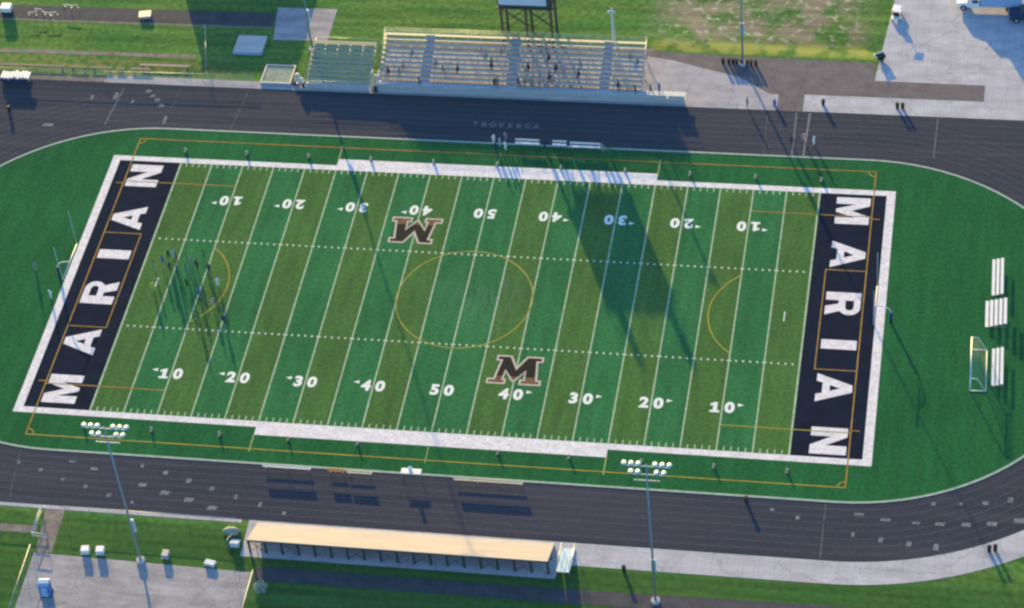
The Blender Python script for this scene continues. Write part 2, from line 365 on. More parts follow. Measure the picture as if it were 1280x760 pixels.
pave('gravel_strip', [(-120, 47.9), (-49.5, 48.5), (-49.5, 47.7), (-120, 47.1)], 'soil', .010)
pave('edging_strip', [(-120, 41.4), (-62, 41.4), (-20.6, 43.05), (-20.6, 43.4), (-62, 42.6), (-120, 42.5)], 'soil', .013)
pave('kerb_strip', [(-110, -40.6), (-21.1, -41.05), (-21.1, -41.55), (-110, -41.3)], 'concrete', .020)
pave('bare_strip', [(-21, 53.6), (19, 54.2), (19, 51.7), (-21, 51.6)], 'soil', .010)

# ---------------------------------------------------------------- field markings (parts of the turf)
YD = .9144; HX = 54.864; HY = 24.384
def part(b, name, m, z=None): return b.build(name, m, turf)
for k in range(20):
    x0 = (-50+5*k)*YD; x1 = x0+5*YD
    j = k if k < 10 else 19-k
    b = MB(); b.poly([(x0, -HY), (x1, -HY), (x1, HY), (x0, HY)], .018)
    part(b, 'turf_panel', 'turf_olive' if j % 2 == 0 else 'turf_green')
for s in (-1, 1):
    b = MB(); b.poly([(s*50*YD, -HY), (s*HX, -HY), (s*HX, HY), (s*50*YD, HY)], .018); part(b, 'end_zone', 'navy')
OX, OY = 56.05, 25.4
b = MB()
for s in (-1, 1):
    b.poly([(s*HX, -OY), (s*OX, -OY), (s*OX, OY), (s*HX, OY)], .022)
    ya, yb = s*HY, s*OY
    b.poly([(-HX, ya), (HX, ya), (HX, yb), (-HX, yb)], .022)
part(b, 'border', 'white_turf')
for s in (-1, 1):
    b = MB(); b.poly([(-22.95, s*OY), (22.95, s*OY), (22.95, s*26.75), (-22.95, s*26.75)], .022); part(b, 'team_box_line', 'white_turf')
for k in range(21):
    x = (-50+5*k)*YD; hw = .10 if k not in (0, 20) else .13
    b = MB(); b.poly([(x-hw, -HY), (x+hw, -HY), (x+hw, HY), (x-hw, HY)], .023); part(b, 'yard_line', 'line')
b = MB(); b2 = MB()
for k in range(1, 100):
    x = (-50+k)*YD
    if k % 5:
        for s in (-1, 1):
            b.poly([(x-.085, s*(HY-.04)), (x+.085, s*(HY-.04)), (x+.085, s*(HY-.78)), (x-.085, s*(HY-.78))], .023)
            b2.poly([(x-.13, s*8.6-.17), (x+.13, s*8.6-.17), (x+.13, s*8.6+.17), (x-.13, s*8.6+.17)], .023)
    else:
        for s in (-1, 1): b2.poly([(x-.3, s*8.6-.12), (x+.3, s*8.6-.12), (x+.3, s*8.6+.12), (x-.3, s*8.6+.12)], .0265)
tag(part(b, 'sideline_tick', 'line'), kind='stuff'); tag(part(b2, 'hash_mark', 'hash'), kind='stuff')
b = MB(); x = 47*YD
b.poly([(x-.07, -.9), (x+.07, -.9), (x+.07, .9), (x-.07, .9)], .0265); part(b, 'try_mark', 'number')
b = MB(); x = -47*YD
b.poly([(x-.07, -.9), (x+.07, -.9), (x+.07, .9), (x-.07, .9)], .0265); part(b, 'try_mark', 'number')

def fill2d(loops, T, z, name, m, parent=turf, mi_fn=None):
    """fill polygon outlines with holes (even-odd) through a 2D curve"""
    cu = bpy.data.curves.new('tmp', 'CURVE'); cu.dimensions = '2D'; cu.fill_mode = 'BOTH'
    for lp in loops:
        sp = cu.splines.new('POLY'); sp.points.add(len(lp)-1)
        for p, q in zip(sp.points, lp): p.co = (q[0], q[1], 0, 1)
        sp.use_cyclic_u = True
    o = bpy.data.objects.new('tmp', cu); C.objects.link(o)
    bpy.context.view_layer.update()
    me = bpy.data.meshes.new_from_object(o.evaluated_get(bpy.context.evaluated_depsgraph_get()))
    bpy.data.objects.remove(o)
    for v in me.vertices:
        x, y = T(v.co.x, v.co.y); v.co = (x, y, z)
    bm = bmesh.new(); bm.from_mesh(me)
    for f in bm.faces:
        f.normal_update()
        if f.normal.z < 0: f.normal_flip()
    bm.to_mesh(me); bm.free(); me.name = name
    me.materials.clear()
    me.materials.append(M[m])
    ob = bpy.data.objects.new(name, me); C.objects.link(ob); ob.parent = parent
    return ob
def glyph(ch, w_, h, s):
    if ch == 'I': return [[(0, 0), (0, h), (w_, h), (w_, 0)]]
    if ch == 'M':
        c = w_/2
        return [[(0, 0), (0, h), (s*1.05, h), (c, .46*h), (w_-s*1.05, h), (w_, h), (w_, 0), (w_-s*.88, 0), (w_-s*.88, .58*h), (c+.32, 0.03), (c-.32, 0.03), (s*.88, .58*h), (s*.88, 0)]]
    if ch == 'N':
        return [[(0, 0), (0, h), (s, h), (w_-s, .43*h), (w_-s, h), (w_, h), (w_, 0), (w_-s, 0), (s, .57*h), (s, 0)]]
    if ch == 'A':
        c = w_/2
        return [[(0, 0), (c-.62, h), (c+.62, h), (w_, 0), (w_-1.32, 0), (w_-1.55, .17*h), (1.55, .17*h), (1.32, 0)],
                [(1.95, .38*h), (w_-1.95, .38*h), (c, .66*h)]]
    if ch == 'R':
        r = .31*h; cy = h-r; out = [(0, 0), (0, h)]
        cx = w_-r-.1
        out += [(cx+r*math.sin(R(a)), cy+r*math.cos(R(a))) for a in range(0, 151, 15)]
        out += [(w_, 0), (w_-s*1.1, 0), (w_*.5, .37*h), (s, .37*h), (s, 0)]
        ri = .12*h
        hole = [(s, cy-ri), (s, cy+ri)] + [(cx+ri*math.sin(R(a)), cy+ri*math.cos(R(a))) for a in range(0, 181, 30)]
        return [out, hole]
LX0, LH = 48.15, 4.6
for word, side in (((('M', -23.4, -18.3), ('A', -14.45, -9.6), ('R', -4.8, -.4), ('I', 4.1, 5.85), ('A', 10.1, 14.85), ('N', 19.0, 23.6)), -1),
                   ((('M', 23.7, 18.4), ('A', 14.95, 9.8), ('R', 5.1, .8), ('I', -3.75, -5.45), ('A', -9.95, -14.9), ('N', -19.3, -23.85)), 1)):
    for ch, y0, y1 in word:
        T = (lambda u, v, y0=y0: (-LX0-v, y0+u)) if side < 0 else (lambda u, v, y0=y0: (LX0+v, y0-u))
        fill2d(glyph(ch, abs(y1-y0), LH, 1.5), T, .0225, 'letter', 'white_turf')
# yard numbers
def text_mesh(s_, T, z, name, m, size, bold, parent=turf, sx=1.0):
    cu = bpy.data.curves.new('tmp', 'FONT'); cu.body = s_; cu.size = size; cu.offset = bold; cu.align_x = 'CENTER'; cu.align_y = 'CENTER'; cu.resolution_u = 4
    o = bpy.data.objects.new('tmp', cu); C.objects.link(o); bpy.context.view_layer.update()
    me = bpy.data.meshes.new_from_object(o.evaluated_get(bpy.context.evaluated_depsgraph_get())); bpy.data.objects.remove(o)
    for v in me.vertices:
        x, y = T(v.co.x*sx, v.co.y); v.co = (x, y, z)
    bm = bmesh.new(); bm.from_mesh(me)
    for f in bm.faces:
        f.normal_update()
        if f.normal.z < 0: f.normal_flip()
    bm.to_mesh(me); bm.free(); me.name = name
    me.materials.clear(); me.materials.append(M[m])
    ob = bpy.data.objects.new(name, me); C.objects.link(ob); ob.parent = parent
    return ob
for k in range(1, 10):
    x = (-50+10*k)*YD; n10 = 10*min(k, 10-k)
    for s in (-1, 1):      # near side upright, far side facing the other way
        sg = -s
        for d, ch in ((-1, str(n10)[0]), (1, '0')):
            T = lambda u, v, x=x, s=s, sg=sg, d=d: (x+sg*(u+d*.93), s*17.0+sg*v)
            if ch == '1':
                fill2d([[(-.62, -.88), (-.62, -.5), (-.24, -.5), (-.24, .38), (-.62, .22), (-.62, .6), (-.08, .9), (.28, .9), (.28, -.5), (.62, -.5), (.62, -.88)]], T, .0275, 'yard_number', 'number')
            else: text_mesh(ch, T, .0275, 'yard_number', 'number', 2.45, .12, sx=.98)
        if k != 5:
            dx = -1 if k < 5 else 1     # arrow points at the nearer goal
            ax = x+dx*1.95; ay = s*17.0+sg*.62
            b = MB(); b.poly([(ax, ay-.30), (ax+dx*.8, ay), (ax, ay+.30)], .0275); part(b, 'number_arrow', 'number')
# school M logos
Mo = [(0, 0), (2.55, 0), (2.55, 1.0), (2.2, 1.0), (2.3, 2.2), (3.3, .55), (3.75, .55), (4.85, 2.3), (4.8, 1.0), (4.3, 1.0), (4.3, 0), (7.2, 0), (7.2, 1.0), (6.65, 1.0), (6.35, 4.15), (7.0, 4.15), (7.0, 5.2), (4.75, 5.2), (3.65, 3.2), (2.75, 5.2), (.75, 5.2), (.75, 4.15), (1.3, 4.15), (.85, 1.0), (0, 1.0)]
def inset(P_, d):
    n = len(P_); out = []
    area = sum(P_[i][0]*P_[(i+1) % n][1]-P_[(i+1) % n][0]*P_[i][1] for i in range(n)); sg = 1 if area > 0 else -1
    for i in range(n):
        p0, p1, p2 = Vector(P_[i-1]), Vector(P_[i]), Vector(P_[(i+1) % n])
        e1 = (p1-p0).normalized(); e2 = (p2-p1).normalized()
        n1 = Vector((-e1.y, e1.x))*sg; n2 = Vector((-e2.y, e2.x))*sg
        k = max(.35, 1+n1.dot(n2)); q = p1+(n1+n2)*d/k; out.append((q.x, q.y))
    return out
for cx, cy, s in ((9.1, -12.6, 1), (-9.2, 12.8, -1)):
    T = lambda u, v, cx=cx, cy=cy, s=s: (cx+s*(u-3.6), cy+s*(v-2.6))
    fill2d([Mo], T, .0265, 'logo_outline', 'logo_white')
    o = fill2d([inset(Mo, .26)], T, .0305, 'logo_letter', 'logo_brown')
    o = fill2d([inset(Mo, .34)], T, .0345, 'logo_fill', 'logo_black')
    bm = bmesh.new(); bm.from_mesh(o.data)
    yc = cy+s*(1.45-2.6)
    bmesh.ops.bisect_plane(bm, geom=bm.verts[:]+bm.edges[:]+bm.faces[:], plane_co=(0, yc, 0), plane_no=(0, s, 0), clear_inner=True)
    bm.to_mesh(o.data); bm.free()
# soccer markings
def strip(pts, wd, z, name, m, closed=False):
    b = MB(); n = len(pts); L_, R_ = [], []
    for i in range(n):
        if closed: p0, p2 = Vector(pts[i-1]), Vector(pts[(i+1) % n])
        else: p0, p2 = Vector(pts[max(0, i-1)]), Vector(pts[min(n-1, i+1)])
        p = Vector(pts[i]); a = (p-p0).normalized() if (p-p0).length else (p2-p).normalized(); c = (p2-p).normalized() if (p2-p).length else a
        na = Vector((-a.y, a.x)); nc = Vector((-c.y, c.x)); k = max(.4, 1+na.dot(nc)); o_ = (na+nc)*(wd/2)/k
        L_.append(b.bm.verts.new((*(p+o_), z))); R_.append(b.bm.verts.new((*(p-o_), z)))
    for i in range(n if closed else n-1):
        j = (i+1) % n; f = b.bm.faces.new((R_[i], R_[j], L_[j], L_[i])); f.normal_update()
        if f.normal.z < 0: f.normal_flip()
    return part(b, name, m)
SX, SY = 53.1, 29.2
zS = .0315
strip([(-SX, -SY), (SX, -SY)], .17, zS, 'soccer_touchline', 'yellow'); strip([(-SX, SY), (SX, SY)], .17, zS, 'soccer_touchline', 'orange')
strip([(-SX, -SY-.08), (-SX, SY+.08)], .17, zS+.0005+.0035, 'soccer_goal_line', 'orange'); strip([(SX, -SY-.08), (SX, SY+.08)], .17, zS+.004, 'soccer_goal_line', 'orange')
strip([(9.25*math.cos(R(a)), 9.25*math.sin(R(a))) for a in range(0, 360, 5)], .17, zS, 'centre_circle', 'yellow', True)
for s in (-1, 1):
    m_ = 'yellow'
    for q in (-1, 1):
        strip([(s*SX, q*20.0), (s*36.7, q*20.0)], .16, zS, 'penalty_area_line', 'orange' if (s*q) > 0 or s < 0 else 'yellow')
        strip([(s*(SX+1.1), q*19.6), (s*SX, q*19.6)], .14, zS, 'corner_tick', 'orange')
    strip([(s*SX, -9.2), (s*47.7, -9.2), (s*47.7, 9.3), (s*SX, 9.3)], .15, zS-.0042, 'goal_area_line', 'orange')
    a0 = math.degrees(math.acos((42.1-36.6)/9.15))
    strip([(s*(42.1-9.15*math.cos(R(a))), 9.15*math.sin(R(a))) for a in [(-a0+2*a0*i/24) for i in range(25)]], .17, zS, 'penalty_arc', 'yellow')
    for q in (-1, 1):
        strip([(s*(SX-1*math.cos(R(a))), q*(SY-1*math.sin(R(a)))) for a in range(8, 90, 9)], .14, zS-.0042, 'corner_arc', 'yellow')
        b = MB()
    for q in (-1, 1):
        strip([(q*22.95, s*26.75), (q*22.95, s*29.7)], .2, .0345+.004, 'coaching_box_line', 'pale_green')
    strip([(0.1, s*26.9), (0.1, s*29.7)], .13, .0235, 'halfway_tick', 'pale_green')

# ---------------------------------------------------------------- marks on the track
marks = [(23,578,.7,.5),(51,587,.6,.6),(79,599,.6,.6),(107,608,.6,.6),(136,619,.7,.6),(165,628,.5,.5),(91,577,1.2,.35),(118,586,1.3,.5),(178,606,1.3,.7),(206,616,1.5,.8),(236,625,1.5,.8),(265,635,1.5,.8),(178,582,.5,.7),(207,591,.8,.8),(236,601,.8,.8),(265,611,.7,.8),(295,621,.5,.9),(325,631,.5,.9),(355,642,.6,.7),
 (965,637,.7,.5),(997,647,.6,.7),(1074,643,1.5,.5),(1107,650,1.5,.5),(1145,654,1.3,.4),(1175,655,1.5,.6),(1208,656,1.4,.7),(1240,655,1.5,.8),(1275,651,1.8,.9),(1066,668,.5,.8),(1101,675,.7,.9),(1136,680,.8,.9),(1170,684,.8,1.2),(1167,630,.7,.6),(1201,630,.6,.5),(1232,629,.9,.7),(1263,625,.8,.9),
 (186,114,1.1,.8),(191,120,1.0,.7),(197,125,1.0,.7),(202,132,1.0,.7),(206,150,.6,2.0),(115,122,.6,1.2),(166,127,.6,.8),(145,120,.8,1.8),(60,156,2.0,.7)]
Rm = cam.rotation_euler.to_matrix()
def ground_pt(u, v, z=0.0):
    d = Rm @ Vector(((u-640)/3341.68, -(v-380)/3341.68, -1)); t = (z-cam.location.z)/d.z; p = cam.location+d*t; return p.x, p.y
# (ground positions below were measured once and are plain world coordinates)
for u, v, lx, ly in marks:
    x, y = ground_pt(u, v); b = MB()
    b.poly([(x-lx*.42, y-ly*.42), (x+lx*.36, y-ly*.42), (x+lx*.42, y+ly*.42), (x-lx*.36, y+ly*.42)], .0155); b.build('lane_mark', 'track_mark', track)
for (x0, y0), (x1, y1), wd, m_ in (((-58.6, 40.2), (-59.3, 31.9), .16, 'track_mark'), ((-49.9, 40.6), (-50.3, 36), .1, 'track_line'), ((-39.6, 40.8), (-40.3, 32), .12, 'track_line'), ((61.0, 41), (60.8, 32.6), .13, 'track_mark'), ((50.9, -32), (50.9, -40.7), .14, 'track_line'),
        ((41.1, 41), (41.2, 32), .2, 'track_mark'), ((43.0, 41), (42.8, 32), .28, 'track_mark'), ((37.0, 40.8), (37.2, 32), .1, 'track_line'), ((-53, -31.9), (-52, -40), .1, 'track_line')):
    b = MB(); d = Vector((x1-x0, y1-y0)).normalized(); nn = Vector((-d.y, d.x))*wd/2
    b.poly([(x0+nn.x, y0+nn.y), (x1+nn.x, y1+nn.y), (x1-nn.x, y1-nn.y), (x0-nn.x, y0-nn.y)], .0155); b.build('start_line', m_, track)
b = MB()
for k in range(8):
    y = 32.2+k*1.18
    b.poly([(37.3, y), (40.9, y), (40.9, y+.1), (37.3, y+.1)], .0155)
b.build('exchange_mark', 'track_line', track)
for i, ch in enumerate('TBOVEBCA'):
    T = lambda u, v, i=i: (-4.6+i*1.27+u, 35.6+v)
    text_mesh(ch, T, .0155, 'track_lettering', 'track_text', 1.25, .03, parent=track)

# ================================================================ BLEACHERS
def bleachers(name, label, x0, x1, yf, z0, rows, dep, rise, dirn, mseat, mfoot, group=None, back_bays=2.1, back_panels=False, seat_h=.42, mframe='steel', mtop=None, mlow=None, deck=0, deckz=0, aisles=(), rail=True, deck_x1=None):
    """rows rise away from yf towards dirn (+1 = away from the camera)"""
    t = thing(name, label, 'bleachers', ((x0+x1)/2, yf, 0), group=group)
    ox = (x0+x1)/2; hw = (x1-x0)/2
    def Y(v): return dirn*v
    def bx(b, a0, a1, v0, v1, c0, c1): b.box(a0, a1, min(Y(v0), Y(v1)), max(Y(v0), Y(v1)), c0, c1)
    segs = []; cur = -hw
    for a in sorted(aisles): segs.append((cur, a-ox-.7)); cur = a-ox+.7
    segs.append((cur, hw))
    yb = deck+rows*dep; zt = z0+rows*rise
    for r in range(rows):
        z = z0+r*rise; v = deck+r*dep
        b = MB()
        for a0, a1 in segs: bx(b, a0, a1, v+.02, v+(.33 if seat_h > .3 else .37), z+seat_h, z+seat_h+.04)
        b.build('seat_board', mtop if (mtop and r >= rows-3) else (mlow if mlow and r < 2 else mseat), t)
        b = MB(); bx(b, -hw, hw, v+.36, v+dep-.04, z+.01+rise, z+rise+.05) if r < rows-1 else bx(b, -hw, hw, v+.36, v+dep, z+rise-.04, z+rise)
        b.build('foot_board', mfoot, t)
        b = MB(); bx(b, -hw, hw, v+dep-.036, v+dep-.012, z-.02, z+rise+.005)
        b.build('riser_board', mfoot, t)
    n = max(2, int(round(2*hw/back_bays)))
    for i in range(n+1):
        x = -hw+.06+(2*hw-.12)*i/n
        b = MB()
        bx(b, x-(.14 if back_panels else .06), x+(.14 if back_panels else .06), yb-.15, yb-.03, 0, zt-.06)                       # back leg
        bx(b, x-.05, x+.05, deck+.3, deck+.42, 0, z0+.1)
        if rows > 4: bx(b, x-.05, x+.05, deck+rows*dep*.5, deck+rows*dep*.5+.1, 0, z0+rows*rise*.5-.1)
        b.tube((x, Y(deck+.2), z0+.16), (x, Y(yb-.1), zt-.16), .05, n=6)
        if i < n and i % 2 == 0:
            xn = -hw+.06+(2*hw-.12)*(i+1)/n
            b.tube((x, Y(yb-.09), .1), (xn, Y(yb-.09), zt-.4), .03, n=5); b.tube((xn, Y(yb-.16), .1), (x, Y(yb-.16), zt-.4), .03, n=5)
        b.build('support_frame', mframe, t)
    if back_panels:
        b = MB(); b.prism([(Y(.06), .02), (Y(.06), z0+.02), (Y(yb-.2), zt-.34), (Y(yb-.2), zt-.38), (Y(.1), z0-.03), (Y(.1), .02)], -hw+.02, hw-.02); b.build('light_stop_sheet', 'roof', t)  # sheet added under the rows to stop sunlight leaking through the gaps
        b = MB(); bx(b, -hw, hw, yb-.02, yb+.0, zt-.3, zt-.04); b.build('top_fascia', 'dark_steel', t)
    if rail:
        b = MB()
        for h in (.35, .65, .95): b.tube((-hw, Y(yb-.02), zt+h), (hw, Y(yb-.02), zt+h), .022, n=6)
        m_ = int(2*hw/2.4)
        for i in range(m_+1):
            x = -hw+2*hw*i/m_; b.tube((x, Y(yb-.02), zt-.1), (x, Y(yb-.02), zt+.95), .022, n=6)
        b.build('back_rail', 'steel', t)
        for sx in (-1, 1):
            b = MB()
            for h in (.5, 1.0): b.tube((sx*hw, Y(deck), z0+h), (sx*hw, Y(yb), zt+h), .022, n=6)
            for i in range(5):
                q = i/4; b.tube((sx*hw, Y(deck+(yb-deck)*q), z0+(zt-z0)*q), (sx*hw, Y(deck+(yb-deck)*q), z0+(zt-z0)*q+1.0), .022, n=6)
            b.build('side_rail', 'steel', t)
    for a in aisles:
        b = MB()
        for r in range(rows):
            z = z0+r*rise; v = deck+r*dep
            bx(b, a-ox-.68, a-ox+.68, v, v+.34, z+.02, z+rise*.55); 
        b.build('aisle_steps', 'steel', t)
    if deck:
        dx1 = (deck_x1-ox) if deck_x1 else hw
        b = MB(); bx(b, -hw, dx1, 0, deck-.02, deckz-.06, deckz); b.build('walkway', 'steel', t)
        b = MB(); bx(b, -hw, dx1, -.03, 0, 0, deckz+.02)
        k = int((dx1+hw)/2.4)
        for i in range(k+1):
            x = -hw+.05+(dx1+hw-.1)*i/k; bx(b, x-.05, x+.05, .02, .12, 0, deckz-.07)
        b.build('walkway_fascia', 'alu_cool', t)
        b = MB()
        for h in (.15, .45, .75, 1.05): b.tube((-hw, 0, deckz+h), (dx1, 0, deckz+h), .025, n=6)
        for i in range(k+1):
            x = -hw+(dx1+hw)*i/k; b.tube((x, 0, deckz), (x, 0, deckz+1.05), .025, n=6)
        b.build('front_rail', 'panel', t)
        b = MB()   # perforated kick panels between the rail posts
        for i in range(0, k, 1):
            x = -hw+(dx1+hw)*i/k; w2 = (dx1+hw)/k
            b.box(x+.1, x+w2-.1, -.01, .01, deckz+.03, deckz+.55)
        b.build('rail_panel', 'alu_cool', t)
    return t
bleachers('home_bleachers', 'long home bleachers in front of the raised press box, with blue aisles', -20.3, 18.6, 41.9, .9, 10, .71, .32, 1, 'alu_home', 'alu_cool', deck=1.6, deckz=.9, aisles=(-13.4, -.6, 13.1), deck_x1=25.0, mtop='alu')  # top rows take the paler plank, painting in the sun they catch
bleachers('side_bleachers', 'short low brownish bleachers left of the long home bleachers', -31.2, -21.6, 41.9, .5, 9, .75, .26, 1, 'side_board', 'side_board', rail=False, deck=1.0, deckz=.5, seat_h=.2)
bleachers('visitor_bleachers', 'cream visitor bleachers seen from behind on the near side of the track', -18.9, 18.6, -41.6, .25, 7, .66, .31, -1, 'alu', 'alu', back_bays=2.05, rail=False, back_panels=True, seat_h=.15, mframe='dark_steel', mlow='cream_pale')
b = MB()
t = thing('entry_platform', 'pale stepped entry platform between the brown side bleachers and the long home bleachers', 'stairs', (-20.9, 42.2, 0))
for i in range(5): b.box(-.45, .5, .1+i*.5, .6+i*.5, 0, .18*(i+1))
b.build('step', 'cream', t)
b = MB(); b.path([(-.5, 0, 0), (-.5, 0, 1), (-.5, 2.6, 1.9), (-.5, 2.6, .9)], .04); b.build('handrail', 'white', t)
b = MB(); b.path([(.55, 0, 0), (.55, 0, 1), (.55, 2.6, 1.9), (.55, 2.6, .9)], .04); b.build('handrail', 'white', t)

# press box on legs
t = thing('press_box', 'raised press box on dark braced legs behind the home bleachers', 'press box', (.4, 55.4, 0))
b = MB(); b.box(-4.05, 4.05, -1.9, 2.2, 7.45, 10.9, .03); b.build('cabin', 'dark_steel', t)
b = MB(); b.box(-3.9, 3.2, -1.98, -1.905, 7.75, 9.3); b.build('front_panel', 'panel', t)
for i in range(6):
    b = MB(); b.box(-3.85+i*1.2, -3.85+i*1.2+1.1, -1.97, -1.905, 9.4, 10.5); b.build('window', 'glass', t)
b = MB(); b.box(-4.3, 4.3, -2.2, 2.5, 10.93, 11.1); b.build('roof', 'roof', t)
b = MB(); b.box(-4.2, 4.2, -2.3, -1.9, 7.2, 7.44); b.box(-4.2, 4.2, 2.0, 2.3, 7.2, 7.44); b.build('floor_beam', 'dark_steel', t)
for x in (-3.7, 0, 3.7):
    for y in (-1.9, 1.9):
        b = MB(); b.box(x-.16, x+.16, y-.16, y+.16, 0, 7.2); b.build('leg', 'dark_steel', t)
for y in (-1.9, 1.9):
    b = MB()
    for x in (-3.7, 0):
        b.tube((x, y, .4), (x+3.7, y, 3.6), .07); b.tube((x+3.7, y, .4), (x, y, 3.6), .07); b.tube((x, y, 3.9), (x+3.7, y, 7.1), .07); b.tube((x+3.7, y, 3.9), (x, y, 7.1), .07)
    b.build('cross_brace', 'dark_steel', t)
b = MB()
for x in (-4.1, -2, 0, 2, 4.1):
    for y in (-2.0, 2.3): b.tube((x, y, 11.1), (x, y, 12.3), .04)
for h in (11.7, 12.3):
    b.path([(-4.1, -2.0, h), (4.1, -2.0, h), (4.1, 2.3, h), (-4.1, 2.3, h), (-4.1, -2.0, h)], .035)
b.build('roof_rail', 'steel', t)
for x in (-3.3, 3.6):
    b = MB(); b.box(x-.35, x+.35, -.4, .4, 11.12, 13.4); b.build('camera_booth', 'dark_steel', t)

# speaker mast
t = thing('speaker_mast', 'thin pale lattice mast with horn speakers behind the right end of home bleachers', 'mast', (13.6, 51.3, 0))
b = MB()
for a in range(3): b.tube((.3*math.cos(a*2.1), .3*math.sin(a*2.1), 0), (.1*math.cos(a*2.1), .1*math.sin(a*2.1), 9.6), .045, n=6)
for i in range(12):
    z = i*.8; b.tube((.28, 0, z), (-.18, .2, z+.8), .025, n=5); b.tube((-.18, .2, z), (-.18, -.2, z+.8), .025, n=5)
b.build('lattice', 'panel', t)
for sx in (-1, 1):
    b = MB(); b.tube((sx*.1, -.1, 9.2), (sx*.5, -.4, 9.05), .06, .2, n=10); b.build('horn_speaker', 'panel', t)

# ---------------------------------------------------------------- light poles
def light_pole(x, y, label, face):
    t = thing('light_pole', label, 'light pole', (x, y, 0), group='tall floodlight poles around the stadium')
    b = MB(); b.tube((0, 0, 0), (0, 0, 24.6), .16, .085, n=12); b.build('pole', 'pole', t)
    b = MB(); b.tube((0, 0, 0), (0, 0, .5), .55, n=12); b.build('footing', 'concrete', t)
    b = MB(); b.box(-.28, .28, .26, .62, 5.2, 7.4, .04); b.build('ballast_box', 'panel', t)
    b = MB()
    for z, hw in ((24.3, 2.7), (22.9, 2.0), (21.9, 1.5)): b.box(-hw, hw, -.06+.0, .06, z-.07, z+.07)
    for sx in (-1, 1): b.tube((sx*1.5, 0, 24.3), (sx*1.1, 0, 21.9), .04)
    b.build('crossarm', 'steel', t)
    for z, xs in ((24.4, (-2.6, -1.78, -.96, .96, 1.78, 2.6)), (23.0, (-1.9, -1.08, 1.08, 1.9))):
        for lx in xs:
            b = MB(); yo = face*.28
            b.tube((lx, yo, z-.05), (lx, yo+face*.28, z-.25), .27, .30, n=12)
            b.tube((lx, yo-face*.30, z+.18), (lx, yo, z-.05), .09, .27, n=12)
            lamp = b.build('floodlight', 'chrome', t)
            b = MB(); b.tube((lx, 0, z-.15), (lx, yo, z), .05, n=6); b.build('bracket', 'steel', lamp)
    return t
light_pole(-32.2, -48.9, 'floodlight pole rising at the edge of the concrete pad, lower left', 1)
light_pole(32.0, -49.3, 'floodlight pole rising from grass beyond the sidewalk, lower right', 1)
light_pole(-32.0, 50.6, 'far floodlight pole behind the brown side bleachers', -1)
light_pole(32.4, 51.2, 'far floodlight pole by the row of black bins', -1)

# ---------------------------------------------------------------- goal posts
def goal_post(side, label):
    t = thing('goal_post', label, 'goal post', (side*56.9, 0, 0), group='football goal posts')
    d = -side
    b = MB(); b.path([(0, 0, 0), (0, 0, 1.9), (d*.12, 0, 2.25), (d*.4, 0, 2.6), (d*.85, 0, 2.85), (d*1.4, 0, 2.97), (d*2.05, 0, 3.05)], .07, n=10); b.build('gooseneck', 'white', t)
    b = MB(); b.tube((0, 0, .02), (0, 0, 1.85), .2, n=12); b.build('post_pad', 'navy_vinyl', t)
    b = MB(); b.tube((d*2.05, -3.55, 3.05), (d*2.05, 3.55, 3.05), .06, n=10); b.build('crossbar', 'white', t)
    for y in (-3.55, 3.55):
        b = MB(); b.tube((d*2.05, y, 3.05), (d*2.05, y, 9.1), .03, n=8); b.build('upright', 'white', t)
goal_post(-1, 'white gooseneck goal post behind the left end zone')
goal_post(1, 'white gooseneck goal post behind the right end zone')

# soccer goal
t = thing('soccer_goal', 'white soccer goal with net parked beside white bench bleachers', 'soccer goal', (67.5, -7.8, 0), rz=R(1))
b = MB(); b.path([(0, -3.66, 0), (0, -3.66, 2.3), (0, 3.66, 2.3), (0, 3.66, 0)], .09, n=8); b.build('front_frame', 'white', t)
b = MB(); b.path([(0, -3.66, .05), (2.0, -3.66, .05), (2.0, 3.66, .05), (0, 3.66, .05)], .06, n=8); b.build('base_frame', 'white', t)
b = MB()
for y in (-3.66, 3.66): b.path([(0, y, 2.3), (.8, y, 2.25), (2.0, y, .05)], .05, n=8)
b.build('side_brace', 'white', t)
b = MB()
for i in range(25):
    y = -3.66+7.32*i/24; b.path([(0, y, 2.28), (.8, y, 2.23), (2.0, y, .08)], .007, n=4)
for k in range(9):
    q = k/8; x, z = (.8*q*2, 2.28-.05*q*2) if q < .5 else (.8+1.2*(q-.5)*2, 2.23-2.15*(q-.5)*2)
    b.tube((x, -3.66, z), (x, 3.66, z), .007, n=4)
b.build('net', 'steel', t)

# small portable bleachers on the turf
def small_bleacher(x, y, L_, rows, wd, label, rz=0):
    t = thing('portable_bleacher', label, 'portable bleacher', (x, y, 0), rz=rz, group='white portable bleachers on the turf')
    st = wd/rows
    for r in range(rows):
        z = .35+.18*r
        b = MB(); b.box(r*st-wd/2+.04, r*st-wd/2+st*.80, -L_/2, L_/2, z, z+.05); b.build('seat_board', 'white', t)
    for q in (-1, 0, 1):
        b = MB(); yq = q*(L_/2-.4)
        b.tube((-wd/2+.1, yq, .03), (wd/2-.1, yq, .03), .03, n=6); b.tube((-wd/2+.15, yq, .3), (wd/2-.15, yq, .3+.18*(rows-1)), .03, n=6)
        b.tube((-wd/2+.15, yq, 0), (-wd/2+.15, yq, .34), .03, n=6); b.tube((wd/2-.15, yq, 0), (wd/2-.15, yq, .3+.18*(rows-1)), .03, n=6)
        b.build('leg_frame', 'steel', t)
small_bleacher(70.4, 9.1, 6.8, 3, 1.65, 'white portable bleacher standing farthest from the soccer goal', R(1))
small_bleacher(70.4, 2.2, 4.8, 5, 2.9, 'widest white portable bleacher, the middle one of three, with five boards', R(1))
small_bleacher(70.9, -7.4, 6.6, 3, 1.6, 'white portable bleacher directly behind the soccer goal', R(1))

